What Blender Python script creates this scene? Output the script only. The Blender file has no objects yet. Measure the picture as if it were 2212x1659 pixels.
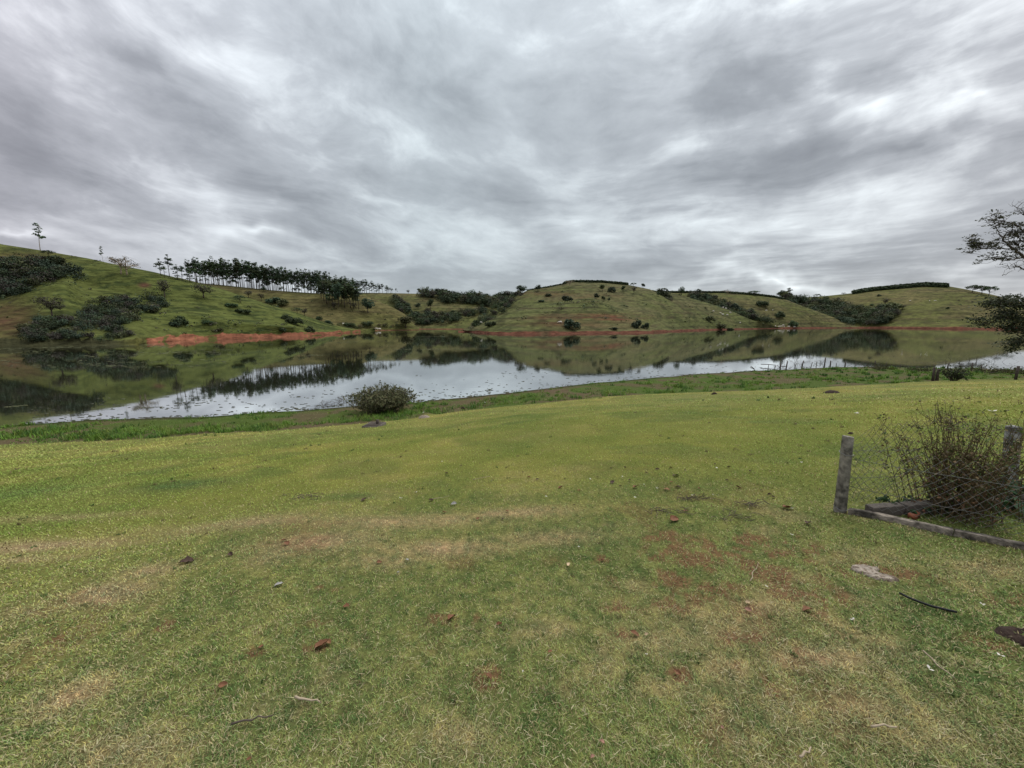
import bpy, math, random
import numpy as np
from mathutils import Vector
from mathutils.bvhtree import BVHTree

sc = bpy.context.scene
C = sc.collection
R = math.radians
random.seed(7)
rs = np.random.RandomState(7)

# ------------------------------------------------------------------ camera
W0, H0, FL = 2212.0, 1659.0, 832.0          # measuring frame used for the survey of the place
PITCH = R(8.93)
EYE = np.array([0.0, 0.0, 6.0])             # eye 6 m above the lake
cam_d = bpy.data.cameras.new('camera')
cam = bpy.data.objects.new('camera', cam_d); C.objects.link(cam)
cam.location = EYE; cam.rotation_euler = (R(90) - PITCH, 0, 0)
cam_d.sensor_width = 36; cam_d.lens = 36 * FL / W0
cam_d.clip_start = 0.05; cam_d.clip_end = 8000
sc.camera = cam

# ------------------------------------------------------------------ light
EXPO = 1.0
SUN_EL, SUN_AZ = 58, 40                      # azimuth east of the view direction
sun_d = bpy.data.lights.new('sun', 'SUN'); sun_d.energy = 1.5; sun_d.angle = R(35)
sun_d.color = (1.0, 0.96, 0.9)
sun = bpy.data.objects.new('sun', sun_d); C.objects.link(sun)
sdir = Vector((math.sin(R(SUN_AZ)) * math.cos(R(SUN_EL)), math.cos(R(SUN_AZ)) * math.cos(R(SUN_EL)), math.sin(R(SUN_EL))))
sun.rotation_euler = sdir.to_track_quat('Z', 'Y').to_euler()
sun.location = (60, 60, 120)

world = bpy.data.worlds.new('World'); sc.world = world; world.use_nodes = True
def build_world():
    nt = world.node_tree; N = nt.nodes; L = nt.links; N.clear()
    out = N.new('ShaderNodeOutputWorld')
    tc = N.new('ShaderNodeTexCoord')
    def math_(op, a, b=None, c=None, clamp=False):
        n = N.new('ShaderNodeMath'); n.operation = op; n.use_clamp = clamp
        for i, v in enumerate((a, b, c)):
            if v is None: continue
            if isinstance(v, (int, float)): n.inputs[i].default_value = v
            else: L.new(v, n.inputs[i])
        return n.outputs[0]
    def comb(x, y, z=0.0):
        n = N.new('ShaderNodeCombineXYZ')
        for i, v in enumerate((x, y, z)):
            if isinstance(v, (int, float)): n.inputs[i].default_value = v
            else: L.new(v, n.inputs[i])
        return n.outputs[0]
    def noise(vec, scale, detail, rough=0.5, dist=0.0):
        n = N.new('ShaderNodeTexNoise'); L.new(vec, n.inputs['Vector'])
        n.inputs['Scale'].default_value = scale; n.inputs['Detail'].default_value = detail
        n.inputs['Roughness'].default_value = rough; n.inputs['Distortion'].default_value = dist
        return n
    sep = N.new('ShaderNodeSeparateXYZ'); L.new(tc.outputs['Generated'], sep.inputs[0])
    X, Y, Z = sep.outputs
    zc = math_('MAXIMUM', Z, 0.0)
    # cloud deck laid out by compass bearing and height above the horizon, crowding towards the horizon
    phi = math_('ARCTAN2', X, Y)
    elv = math_('MULTIPLY', math_('LOGARITHM', math_('ADD', zc, 0.20), 2.718), 0.75)
    elv = math_('ADD', elv, math_('MULTIPLY', zc, 0.55))
    p0 = comb(phi, elv, 1.7)
    w0 = noise(p0, 2.2, 3, 0.5)
    wv = N.new('ShaderNodeVectorMath'); wv.operation = 'MULTIPLY_ADD'
    L.new(w0.outputs['Color'], wv.inputs[0]); wv.inputs[1].default_value = (.30, .22, 0); L.new(p0, wv.inputs[2])
    def deck(ang, sx, sy, scale, detail, rough, off):
        mp = N.new('ShaderNodeMapping'); mp.inputs['Rotation'].default_value = (0, 0, R(ang)); L.new(wv.outputs[0], mp.inputs[0])
        m2 = N.new('ShaderNodeMapping'); m2.inputs['Scale'].default_value = (sx, sy, 1); m2.inputs['Location'].default_value = (off, off, off); L.new(mp.outputs[0], m2.inputs[0])
        return noise(m2.outputs[0], scale, detail, rough, 0.0).outputs['Fac']
    side = math_('MULTIPLY_ADD', phi, 1.1, 0.45, clamp=True)
    def two_decks(a, b):
        m_ = N.new('ShaderNodeMix'); L.new(side, m_.inputs[0]); L.new(a, m_.inputs[2]); L.new(b, m_.inputs[3]); return m_.outputs[0]
    n1 = two_decks(deck(30, 1.0, 1.35, 1.9, 8, 0.60, 0), deck(-14, 1.0, 1.2, 1.9, 8, 0.60, 5))
    n2 = two_decks(deck(34, 1.0, 1.4, 5.5, 6, 0.62, 9), deck(-6, 1.0, 1.25, 4.6, 6, 0.62, 14))
    n3 = deck(2, 1.0, 3.0, 6.5, 5, 0.55, 30)
    # big masses placed by compass direction
    ay = math_('MAXIMUM', Y, 0.05)
    tx = math_('DIVIDE', X, ay); tz = math_('DIVIDE', Z, ay)
    dn = noise(comb(tx, tz), 3.2, 4, 0.55)
    dv = N.new('ShaderNodeVectorMath'); dv.operation = 'MULTIPLY_ADD'
    L.new(dn.outputs['Color'], dv.inputs[0]); dv.inputs[1].default_value = (.42, .26, 0)
    L.new(comb(math_('SUBTRACT', tx, .21), math_('SUBTRACT', tz, .13)), dv.inputs[2])
    front = math_('MULTIPLY', math_('SUBTRACT', Y, 0.05), 4.0, clamp=True)
    base = dv.outputs[0]
    def pt(px, py):                                   # compass/elevation slopes of a surveyed spot
        x = (px - W0 / 2) / FL; y = (H0 / 2 - py) / FL
        f = math.cos(PITCH) + y * math.sin(PITCH); u = y * math.cos(PITCH) - math.sin(PITCH)
        return x / f, u / f
    FEAT = [  # px, py, half width, half height, angle, strength
        (340, 120, 260, 75, -38, -.36), (560, 40, 330, 60, -10, -.12), (930, 190, 330, 120, -12, -.22),
        (1620, 140, 380, 110, 14, -.25), (1950, 335, 420, 55, 6, -.38), (1720, 400, 260, 40, 4, -.15),
        (640, 430, 330, 80, -28, -.26), (60, 340, 220, 120, -25, -.10), (1150, 470, 170, 60, -30, -.16),
        (1330, 560, 300, 34, 3, -.16), (930, 560, 260, 40, -8, -.10), (2100, 120, 240, 100, 20, -.15),
        (250, 560, 300, 30, -8, -.12),
        (1850, 225, 260, 60, 12, .30), (1480, 330, 260, 50, 25, .24), (1250, 420, 200, 60, 30, .16),
        (2080, 225, 180, 50, 10, .20), (1680, 598, 230, 26, 2, .42), (2100, 560, 220, 36, 0, .20),
        (560, 492, 240, 26, -6, .36), (330, 380, 330, 50, -36, .18), (40, 505, 200, 22, -8, .26),
        (130, 150, 200, 90, -35, .20), (1130, 110, 130, 130, 0, .10), (1850, 480, 380, 60, 4, .20),
        (660, 250, 330, 60, -30, .10)]
    acc = None
    for px, py, hw, hh, ang, s in FEAT:
        cx, cy = pt(px, py)
        mp = N.new('ShaderNodeMapping'); mp.vector_type = 'TEXTURE'
        L.new(base, mp.inputs['Vector'])
        mp.inputs['Location'].default_value = (cx, cy, 0)
        mp.inputs['Rotation'].default_value = (0, 0, R(ang))
        mp.inputs['Scale'].default_value = (hw / FL * 1.25, hh / FL * 1.3, 1)
        g = N.new('ShaderNodeTexGradient'); g.gradient_type = 'QUADRATIC_SPHERE'
        L.new(mp.outputs[0], g.inputs[0])
        acc = math_('MULTIPLY_ADD', g.outputs['Fac'], s * 0.95, 0.0 if acc is None else acc)
    acc = math_('MULTIPLY', acc, front)
    v = math_('MULTIPLY_ADD', math_('SUBTRACT', n1, 0.5), 1.3, 0.47)
    v = math_('MULTIPLY_ADD', math_('SUBTRACT', n2, 0.5), 0.62, v)
    wr = math_('MULTIPLY', math_('MULTIPLY', math_('ADD', tx, 0.25), 1.2, clamp=True), front)
    v = math_('ADD', v, math_('MULTIPLY', math_('MULTIPLY', math_('SUBTRACT', n3, 0.5), 0.5), wr))
    v = math_('ADD', v, acc)
    # the deck thins towards the horizon and, as every overcast does, overhead
    v = math_('ADD', v, math_('MULTIPLY', math_('POWER', math_('SUBTRACT', 1.0, math_('MINIMUM', zc, 1.0)), 6.0), 0.19))
    ramp = N.new('ShaderNodeValToRGB'); L.new(v, ramp.inputs[0])
    el = ramp.color_ramp.elements
    el[0].position = 0.0; el[0].color = (.130, .137, .147, 1)
    el[1].position = 1.0; el[1].color = (.70, .73, .735, 1)
    for p, c in ((.28, (.185, .195, .207, 1)), (.5, (.27, .283, .297, 1)), (.68, (.40, .42, .432, 1)), (.84, (.53, .56, .57, 1))):
        e = el.new(p); e.color = c
    # left part of the sky slightly violet, middle slightly blue
    tint = N.new('ShaderNodeMix'); tint.data_type = 'RGBA'; tint.blend_type = 'MULTIPLY'
    tr = N.new('ShaderNodeValToRGB'); L.new(math_('MULTIPLY_ADD', tx, 0.38, 0.5, clamp=True), tr.inputs[0])
    te = tr.color_ramp.elements
    te[0].position = 0; te[0].color = (1.03, .975, 1.02, 1); te[1].position = 1; te[1].color = (1.01, .99, 1.0, 1)
    e = te.new(.42); e.color = (.955, 1.01, 1.03, 1)
    tint.inputs[0].default_value = 1.0
    L.new(ramp.outputs[0], tint.inputs[6]); L.new(tr.outputs[0], tint.inputs[7])
    # clouds, brighter towards the zenith like a standard overcast
    gain = math_('MULTIPLY_ADD', math_('POWER', zc, 2.0), 1.55, SKY_GAIN)
    bg = N.new('ShaderNodeBackground'); L.new(tint.outputs[2], bg.inputs[0]); L.new(gain, bg.inputs[1])
    sky = N.new('ShaderNodeTexSky'); sky.sky_type = 'NISHITA'; sky.sun_disc = False
    sky.sun_elevation = R(SUN_EL); sky.sun_rotation = R(SUN_AZ)
    bg2 = N.new('ShaderNodeBackground'); L.new(sky.outputs[0], bg2.inputs[0]); bg2.inputs[1].default_value = 0.06
    mx = N.new('ShaderNodeMixShader'); mx.inputs[0].default_value = 0.05
    L.new(bg.outputs[0], mx.inputs[1]); L.new(bg2.outputs[0], mx.inputs[2])
    L.new(mx.outputs[0], out.inputs['Surface'])
SKY_GAIN = 0.80
build_world()
sc.view_settings.view_transform = 'Standard'; sc.view_settings.look = 'None'
sc.view_settings.exposure = EXPO; sc.view_settings.gamma = 1.0
sc.view_settings.use_curve_mapping = False
sc.render.engine = 'CYCLES'
sc.cycles.max_bounces = 6; sc.cycles.transparent_max_bounces = 4
sc.cycles.use_denoising = True
sc.cycles.caustics_reflective = False; sc.cycles.caustics_refractive = False

# ------------------------------------------------------------------ survey helpers
cp, sp = math.cos(PITCH), math.sin(PITCH)
def rayd(px, py):
    x = (np.asarray(px, float) - W0 / 2) / FL; y = (H0 / 2 - np.asarray(py, float)) / FL
    return np.stack([x + 0 * y, cp + y * sp, y * cp - sp], -1)
def at_z(px, py, z=0.0):
    d = rayd(px, py); t = (z - EYE[2]) / d[..., 2]
    return EYE + d * t[..., None]
def at_y(px, py, Yd):
    d = rayd(px, py); t = np.asarray(Yd, float) / d[..., 1]
    return EYE + d * t[..., None]

def _h(ix, iy, seed):
    n = (ix.astype(np.int64) * 374761393 + iy.astype(np.int64) * 668265263 + seed * 1274126177) & 0xffffffff
    n = ((n ^ (n >> 13)) * 1274126177) & 0xffffffff
    return ((n ^ (n >> 16)) & 0xffff) / 65535.0
def vnoise(x, y, seed=0):
    x = np.asarray(x, float); y = np.asarray(y, float)
    ix = np.floor(x); iy = np.floor(y); fx = x - ix; fy = y - iy
    fx = fx * fx * (3 - 2 * fx); fy = fy * fy * (3 - 2 * fy)
    a = _h(ix, iy, seed); b = _h(ix + 1, iy, seed); c = _h(ix, iy + 1, seed); d = _h(ix + 1, iy + 1, seed)
    return (a + (b - a) * fx) * (1 - fy) + (c + (d - c) * fx) * fy
def fbm(x, y, oct=4, seed=0, g=0.5):
    s = 0; a = 1; t = 0
    for o in range(oct):
        s = s + a * vnoise(x * 2 ** o + 13.7 * o, y * 2 ** o - 7.1 * o, seed + o); t += a; a *= g
    return s / t
def sstep(a, b, x):
    t = np.clip((x - a) / (b - a), 0, 1); return t * t * (3 - 2 * t)

# ------------------------------------------------------------------ mesh helpers
def mesh_np(name, V, F, col=None, smooth=False):
    V = np.asarray(V, np.float32).reshape(-1, 3); F = np.asarray(F, np.int32)
    k = F.shape[1]
    me = bpy.data.meshes.new(name)
    me.vertices.add(len(V)); me.vertices.foreach_set('co', V.ravel())
    me.loops.add(F.size); me.loops.foreach_set('vertex_index', F.ravel())
    me.polygons.add(len(F)); me.polygons.foreach_set('loop_start', np.arange(0, F.size, k, dtype=np.int32))
    me.polygons.foreach_set('loop_total', np.full(len(F), k, np.int32))
    if smooth: me.polygons.foreach_set('use_smooth', np.ones(len(F), bool))
    if col is not None:
        a = me.attributes.new('col', 'FLOAT_COLOR', 'POINT')
        c = np.ones((len(V), 4), np.float32); c[:, :3] = col
        a.data.foreach_set('color', c.ravel())
    me.update(calc_edges=True); me.validate()
    return me
def link(name, me, mat=None, parent=None, loc=(0, 0, 0)):
    o = bpy.data.objects.new(name, me); C.objects.link(o)
    if mat is not None and me is not None and len(me.materials) == 0: me.materials.append(mat)
    if parent is not None: o.parent = parent
    o.location = loc
    return o
def tag(o, label=None, cat=None, group=None, kind=None):
    if label: o['label'] = label
    if cat: o['category'] = cat
    if group: o['group'] = group
    if kind: o['kind'] = kind
    return o
def empty(name, loc, rz=0, s=1.0, label=None, cat=None, group=None):
    o = bpy.data.objects.new(name, None); C.objects.link(o)
    o.empty_display_size = 0.2
    o.location = loc; o.rotation_euler = (0, 0, rz); o.scale = (s, s, s) if isinstance(s, (int, float)) else s
    return tag(o, label, cat, group)
class MB:
    def __init__(s): s.V = []; s.F = []; s.K = []; s.n = 0
    def add(s, V, F, col=None):
        V = np.asarray(V, float).reshape(-1, 3); F = np.asarray(F, int)
        if F.shape[1] == 4: F = np.concatenate([F[:, [0, 1, 2]], F[:, [0, 2, 3]]])
        s.V.append(V); s.F.append(F + s.n); s.n += len(V)
        s.K.append(np.tile(np.asarray((1, 1, 1) if col is None else col, float), (len(V), 1)) if np.ndim(col) < 2 else col)
    def tube(s, P, r, sides=5, col=None, cap=True):
        P = np.asarray(P, float); n = len(P); r = np.broadcast_to(np.asarray(r, float), (n,))
        T = np.gradient(P, axis=0); T /= np.linalg.norm(T, axis=1)[:, None] + 1e-9
        ref = np.array([0, 0, 1.0]) if abs(T[0][2]) < .9 else np.array([1.0, 0, 0])
        A = np.cross(T, ref); A /= np.linalg.norm(A, axis=1)[:, None] + 1e-9; B = np.cross(T, A)
        th = np.arange(sides) * 2 * math.pi / sides
        V = (P[:, None] + r[:, None, None] * (A[:, None] * np.cos(th)[None, :, None] + B[:, None] * np.sin(th)[None, :, None])).reshape(-1, 3)
        i = np.arange(n - 1)[:, None] * sides; j = np.arange(sides)[None]; j2 = (j + 1) % sides
        F = np.stack([i + j, i + j2, i + sides + j2, i + sides + j], -1).reshape(-1, 4)
        s.add(V, F, col)
        if cap:
            for b, flip in ((0, 1), ((n - 1) * sides, 0)):
                f = [[b - 0, b + k + 1, b + k] if flip else [b, b + k, b + k + 1] for k in range(1, sides - 1)]
                s.F.append(np.array(f) + s.n - len(V))
    def box(s, c, d, rz=0, jit=0, rng=None, col=None, tilt=(0, 0)):
        q = np.array([[x, y, z] for z in (-1, 1) for y in (-1, 1) for x in (-1, 1)], float) * np.asarray(d) / 2
        if jit: q += (rng or rs).uniform(-jit, jit, q.shape)
        q[:, 0] += q[:, 2] * tilt[0]; q[:, 1] += q[:, 2] * tilt[1]
        a, b = math.cos(rz), math.sin(rz)
        q = np.stack([q[:, 0] * a - q[:, 1] * b, q[:, 0] * b + q[:, 1] * a, q[:, 2]], -1) + np.asarray(c)
        s.add(q, [[0, 2, 3, 1], [4, 5, 7, 6], [0, 1, 5, 4], [2, 6, 7, 3], [0, 4, 6, 2], [1, 3, 7, 5]], col)
    def mesh(s, name, smooth=False):
        return mesh_np(name, np.concatenate(s.V), np.concatenate(s.F), np.concatenate(s.K), smooth)
    def build(s, name, mat, parent=None, smooth=False, loc=(0, 0, 0)):
        return link(name, s.mesh(name, smooth), mat, parent, loc)

# ------------------------------------------------------------------ materials
def mat(name, base=(.5, .5, .5), rough=.9, attr=False, nscale=0, namt=0.3, bump=0, bscale=20, spec=.15, hue_obj=0.0, stretch=(1, 1, 1), two=None, twoscale=1.0, transl=0):
    m = bpy.data.materials.new(name); m.use_nodes = True
    nt = m.node_tree; N = nt.nodes; L = nt.links
    b = N['Principled BSDF']; b.inputs['Roughness'].default_value = rough
    b.inputs['Specular IOR Level'].default_value = spec
    g = N.new('ShaderNodeNewGeometry')
    mp = N.new('ShaderNodeMapping'); L.new(g.outputs['Position'], mp.inputs[0]); mp.inputs['Scale'].default_value = stretch
    if attr:
        a = N.new('ShaderNodeAttribute'); a.attribute_name = 'col'; cur = a.outputs['Color']
        mm = N.new('ShaderNodeMix'); mm.data_type = 'RGBA'; mm.blend_type = 'MULTIPLY'; mm.inputs[0].default_value = 1
        L.new(cur, mm.inputs[6]); mm.inputs[7].default_value = (*base, 1); cur = mm.outputs[2]
    else:
        v = N.new('ShaderNodeRGB'); v.outputs[0].default_value = (*base, 1); cur = v.outputs[0]
    if two:
        n = N.new('ShaderNodeTexNoise'); n.inputs['Scale'].default_value = twoscale; n.inputs['Detail'].default_value = 5
        L.new(mp.outputs[0], n.inputs['Vector'])
        r = N.new('ShaderNodeMapRange'); r.inputs[1].default_value = .42; r.inputs[2].default_value = .6; L.new(n.outputs['Fac'], r.inputs[0])
        mm = N.new('ShaderNodeMix'); mm.data_type = 'RGBA'; L.new(r.outputs[0], mm.inputs[0])
        L.new(cur, mm.inputs[6]); mm.inputs[7].default_value = (*two, 1); cur = mm.outputs[2]
    if nscale:
        n = N.new('ShaderNodeTexNoise'); n.inputs['Scale'].default_value = nscale; n.inputs['Detail'].default_value = 6
        n.inputs['Roughness'].default_value = .65
        L.new(mp.outputs[0], n.inputs['Vector'])
        r = N.new('ShaderNodeMapRange'); r.inputs[1].default_value = .3; r.inputs[2].default_value = .7
        r.inputs[3].default_value = 1 - namt; r.inputs[4].default_value = 1 + namt; L.new(n.outputs['Fac'], r.inputs[0])
        mm = N.new('ShaderNodeMix'); mm.data_type = 'RGBA'; mm.blend_type = 'MULTIPLY'; mm.inputs[0].default_value = 1
        L.new(cur, mm.inputs[6]); L.new(r.outputs[0], mm.inputs[7]); cur = mm.outputs[2]
    if hue_obj:
        oi = N.new('ShaderNodeObjectInfo'); hs = N.new('ShaderNodeHueSaturation')
        r = N.new('ShaderNodeMapRange'); r.inputs[3].default_value = 1 - hue_obj; r.inputs[4].default_value = 1 + hue_obj
        L.new(oi.outputs['Random'], r.inputs[0]); L.new(r.outputs[0], hs.inputs['Value'])
        r2 = N.new('ShaderNodeMapRange'); r2.inputs[3].default_value = .47; r2.inputs[4].default_value = .53
        L.new(oi.outputs['Random'], r2.inputs[0]); L.new(r2.outputs[0], hs.inputs['Hue'])
        L.new(cur, hs.inputs['Color']); cur = hs.outputs[0]
    L.new(cur, b.inputs['Base Color'])
    if bump:
        n = N.new('ShaderNodeTexNoise'); n.inputs['Scale'].default_value = bscale; n.inputs['Detail'].default_value = 6
        L.new(mp.outputs[0], n.inputs['Vector'])
        bp = N.new('ShaderNodeBump'); bp.inputs['Strength'].default_value = 1; bp.inputs['Distance'].default_value = bump
        L.new(n.outputs['Fac'], bp.inputs['Height']); L.new(bp.outputs[0], b.inputs['Normal'])
    if transl:
        t = N.new('ShaderNodeBsdfTranslucent'); L.new(cur, t.inputs[0])
        ms = N.new('ShaderNodeMixShader'); ms.inputs[0].default_value = transl
        L.new(b.outputs[0], ms.inputs[1]); L.new(t.outputs[0], ms.inputs[2])
        L.new(ms.outputs[0], N['Material Output'].inputs['Surface'])
    return m
M = {}
M['ground'] = mat('ground', (1, 1, 1), .95, attr=True, nscale=34, namt=.38, bump=.02, bscale=45, spec=.05)
M['blade'] = mat('blade', (1, 1, 1), .7, attr=True, spec=.12, transl=.25)
M['hill'] = mat('hill', (1, 1, 1), .95, attr=True, nscale=.5, namt=.5, bump=.55, bscale=.9, spec=.03, stretch=(.5, .5, 2.2))
M['leaf'] = mat('leaf', (1, 1, 1), .75, attr=True, spec=.12, hue_obj=.3, transl=.25)
M['leaf_plain'] = mat('leaf_plain', (1, 1, 1), .75, attr=True, spec=.12, transl=.12)
M['bark'] = mat('bark', (.085, .068, .055), .9, nscale=2.5, namt=.3)
M['pale_bark'] = mat('pale_bark', (.30, .245, .175), .9, nscale=2.5, namt=.3)
M['concrete'] = mat('concrete', (.24, .225, .19), .95, nscale=14, namt=.5, bump=.006, bscale=60, two=(.09, .085, .072), twoscale=13)
M['lichen_concrete'] = mat('lichen_concrete', (.36, .36, .345), .95, nscale=30, namt=.4, bump=.005, bscale=60, two=(.085, .085, .08), twoscale=9)
M['kerb'] = mat('kerb', (.24, .21, .17), .95, nscale=18, namt=.6, bump=.012, bscale=60, two=(.06, .055, .045), twoscale=11)
M['block'] = mat('block', (.10, .088, .075), .95, nscale=20, namt=.3, bump=.004, bscale=70)
M['wire'] = mat('wire', (.07, .075, .065), .6, spec=.3)
M['wire_light'] = mat('wire_light', (.20, .205, .20), .5, spec=.4)
M['red_brick'] = mat('red_brick', (.24, .09, .05), .9, nscale=30, namt=.3)
M['old_wood'] = mat('old_wood', (.075, .062, .052), .9, nscale=9, namt=.4)
M['dead_leaf'] = mat('dead_leaf', (1, 1, 1), .75, attr=True, nscale=60, namt=.3, spec=.2)
M['stone'] = mat('stone', (.33, .285, .235), .95, nscale=25, namt=.35, bump=.03, bscale=55, two=(.15, .115, .085), twoscale=34)
M['black_rubber'] = mat('black_rubber', (.012, .014, .016), .5, spec=.4)
M['white'] = mat('white', (.50, .48, .42), .8)
M['cow'] = mat('cow', (.70, .66, .58), .85, hue_obj=.15)
M['soil'] = mat('soil', (.10, .035, .02), .95, nscale=22, namt=.6, bump=.02, bscale=30)
M['dark_soil'] = mat('dark_soil', (.034, .023, .018), .95, nscale=22, namt=.5, bump=.02, bscale=30)

# water: still murky lake, polished surface
def water_mat():
    m = bpy.data.materials.new('water'); m.use_nodes = True
    nt = m.node_tree; N = nt.nodes; L = nt.links; N.clear()
    out = N.new('ShaderNodeOutputMaterial')
    g = N.new('ShaderNodeNewGeometry')
    mp = N.new('ShaderNodeMapping'); mp.inputs['Scale'].default_value = (.55, .9, 1); L.new(g.outputs['Position'], mp.inputs[0])
    n1 = N.new('ShaderNodeTexNoise'); n1.inputs['Scale'].default_value = 1.6; n1.inputs['Detail'].default_value = 3; L.new(mp.outputs[0], n1.inputs['Vector'])
    n2 = N.new('ShaderNodeTexNoise'); n2.inputs['Scale'].default_value = .028; n2.inputs['Detail'].default_value = 3; L.new(mp.outputs[0], n2.inputs['Vector'])
    r = N.new('ShaderNodeMapRange'); r.inputs[1].default_value = .45; r.inputs[2].default_value = .72; r.inputs[3].default_value = .0012; r.inputs[4].default_value = .006
    L.new(n2.outputs['Fac'], r.inputs[0])
    bp = N.new('ShaderNodeBump'); L.new(n1.outputs['Fac'], bp.inputs['Height']); L.new(r.outputs[0], bp.inputs['Distance'])
    gl = N.new('ShaderNodeBsdfGlossy'); gl.inputs['Roughness'].default_value = .028; gl.inputs[0].default_value = (.92, .94, .95, 1)
    L.new(bp.outputs[0], gl.inputs['Normal'])
    df = N.new('ShaderNodeBsdfDiffuse'); df.inputs[0].default_value = (.026, .028, .016, 1)
    fr = N.new('ShaderNodeFresnel'); fr.inputs['IOR'].default_value = 1.6
    fm = N.new('ShaderNodeMapRange'); fm.inputs[3].default_value = .66; fm.inputs[4].default_value = .97; L.new(fr.outputs[0], fm.inputs[0])
    mx = N.new('ShaderNodeMixShader'); L.new(fm.outputs[0], mx.inputs[0]); L.new(df.outputs[0], mx.inputs[1]); L.new(gl.outputs[0], mx.inputs[2])
    L.new(mx.outputs[0], out.inputs['Surface'])
    return m
M['water'] = water_mat()

# ------------------------------------------------------------------ near ground
SHORE = [(-400, 935), (0, 920), (110, 914), (207, 907), (307, 906), (425, 900), (553, 893), (634, 887), (759, 876), (904, 869), (988, 859),
         (1094, 848.5), (1139, 843), (1289, 827), (1417, 815), (1525, 807), (1626, 801.7), (1698, 798), (1781, 793.6), (1882, 792),
         (1971, 794), (2090, 796), (2212, 798), (2500, 806)]
EDGE = [(-400, 985), (0, 962), (215, 955), (325, 947), (553, 933.5), (634, 926.5), (779, 915), (884, 905), (988, 890), (1094, 878), (1139, 874.5),
        (1289, 859), (1417, 853), (1525, 850), (1650, 844), (1763, 839), (2000, 826), (2212, 822), (2500, 824)]
EZ = 0.65
TN = np.array([-0.39, 0.92]); TN /= np.linalg.norm(TN); TT = np.array([TN[1], -TN[0]])
def us(P): return P[..., 0] * TT[0] + P[..., 1] * TT[1], P[..., 0] * TN[0] + P[..., 1] * TN[1]
_a = np.array(SHORE, float); uw, sw = us(at_z(_a[:, 0], _a[:, 1], 0.0)[:, :2]); o_ = np.argsort(uw); uw, sw = uw[o_], sw[o_]
_a = np.array(EDGE, float); ue, se = us(at_z(_a[:, 0], _a[:, 1], EZ)[:, :2]); o_ = np.argsort(ue); ue, se = ue[o_], se[o_]
E0 = float(np.interp(0, ue, se))
def edges(x, y):
    u = x * TT[0] + y * TT[1]; s = x * TN[0] + y * TN[1]
    wob = (vnoise(u * .35, s * 0, 5) - .5) * .9
    return u, s, np.interp(u, ue, se) + wob * .35, np.interp(u, uw, sw) + wob * .7
ZC = 4.32                                  # ground under the viewer
SL = (ZC - EZ - .10 * 3.5) / (E0 - 3.5)
MOUNDS = []                                # x, y, height, radius
def ground_z(x, y, fine=True):
    x = np.asarray(x, float); y = np.asarray(y, float)
    u, s, e0, w0 = edges(x, y)
    w0 = np.maximum(w0, e0 + 3)
    e = e0 - s
    kn = E0 - 3.5
    el = np.maximum(e, 0)
    g = np.where(el < kn, SL * el, SL * kn + .10 * (el - kn) * np.exp(-np.maximum(el - kn - 6, 0) / 60))
    zl = EZ + g
    t = (s - e0) / (w0 - e0)
    zb = EZ * (1 - t)
    zb = np.where(t > 1, -0.055 * (s - w0), zb)
    zb = np.maximum(zb, -3.0)
    z = np.where(e > 0, zl, zb)
    z = z + np.where(e > 0, 1, 0) * .10 * sstep(0, 1.2, e)        # little bank where the mown lawn stops
    if fine:
        d = np.hypot(x, y)
        near = sstep(0, 4, e)
        z = z + near * ((fbm(x * .35, y * .35, 3, 3) - .5) * .16 + (fbm(x * 1.7, y * 1.7, 3, 9) - .5) * .045)
        band = sstep(-.2, .6, -e) * sstep(1.02, .7, t)
        z = z + band * (fbm(x * 1.1, y * 1.1, 3, 12) - .45) * .28
        for mx_, my_, mh, mr in MOUNDS:
            z = z + mh * np.exp(-((x - mx_) ** 2 + (y - my_) ** 2) / (mr * mr))
    return z
def cast_ground(px, py, it=60, fine=False):
    d = rayd(px, py)
    lo = np.full(d.shape[:-1], .3); hi = np.full(d.shape[:-1], 120.0)
    # march to the first crossing, then bisect
    ts = np.concatenate([np.linspace(.3, 14, 40), np.geomspace(14.5, 120, 60)])
    found = np.zeros(d.shape[:-1], bool)
    prev = ts[0]
    for t in ts[1:]:
        P = EYE + d * t
        hit = (P[..., 2] < ground_z(P[..., 0], P[..., 1], fine)) & ~found
        lo = np.where(hit, prev, lo); hi = np.where(hit, t, hi); found |= hit; prev = t
    for _ in range(18):
        mid = (lo + hi) / 2; P = EYE + d * mid[..., None]
        below = P[..., 2] < ground_z(P[..., 0], P[..., 1], fine)
        hi = np.where(below, mid, hi); lo = np.where(below, lo, mid)
    P = EYE + d * hi[..., None]
    return P, found
def G(px, py):
    P, f = cast_ground(np.array([px], float), np.array([py], float))
    p = P[0]; p[2] = float(ground_z(p[0], p[1])); return p
for px, py, h, r in ((808, 1003, .07, .25), (1797, 847, .16, .45), (655, 1082, .03, .2), (918, 899, .22, .55), (2212, 1388, .012, .10), (40, 1420, .02, .2)):
    p = G(px, py); MOUNDS.append((p[0], p[1], h, r))

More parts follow.
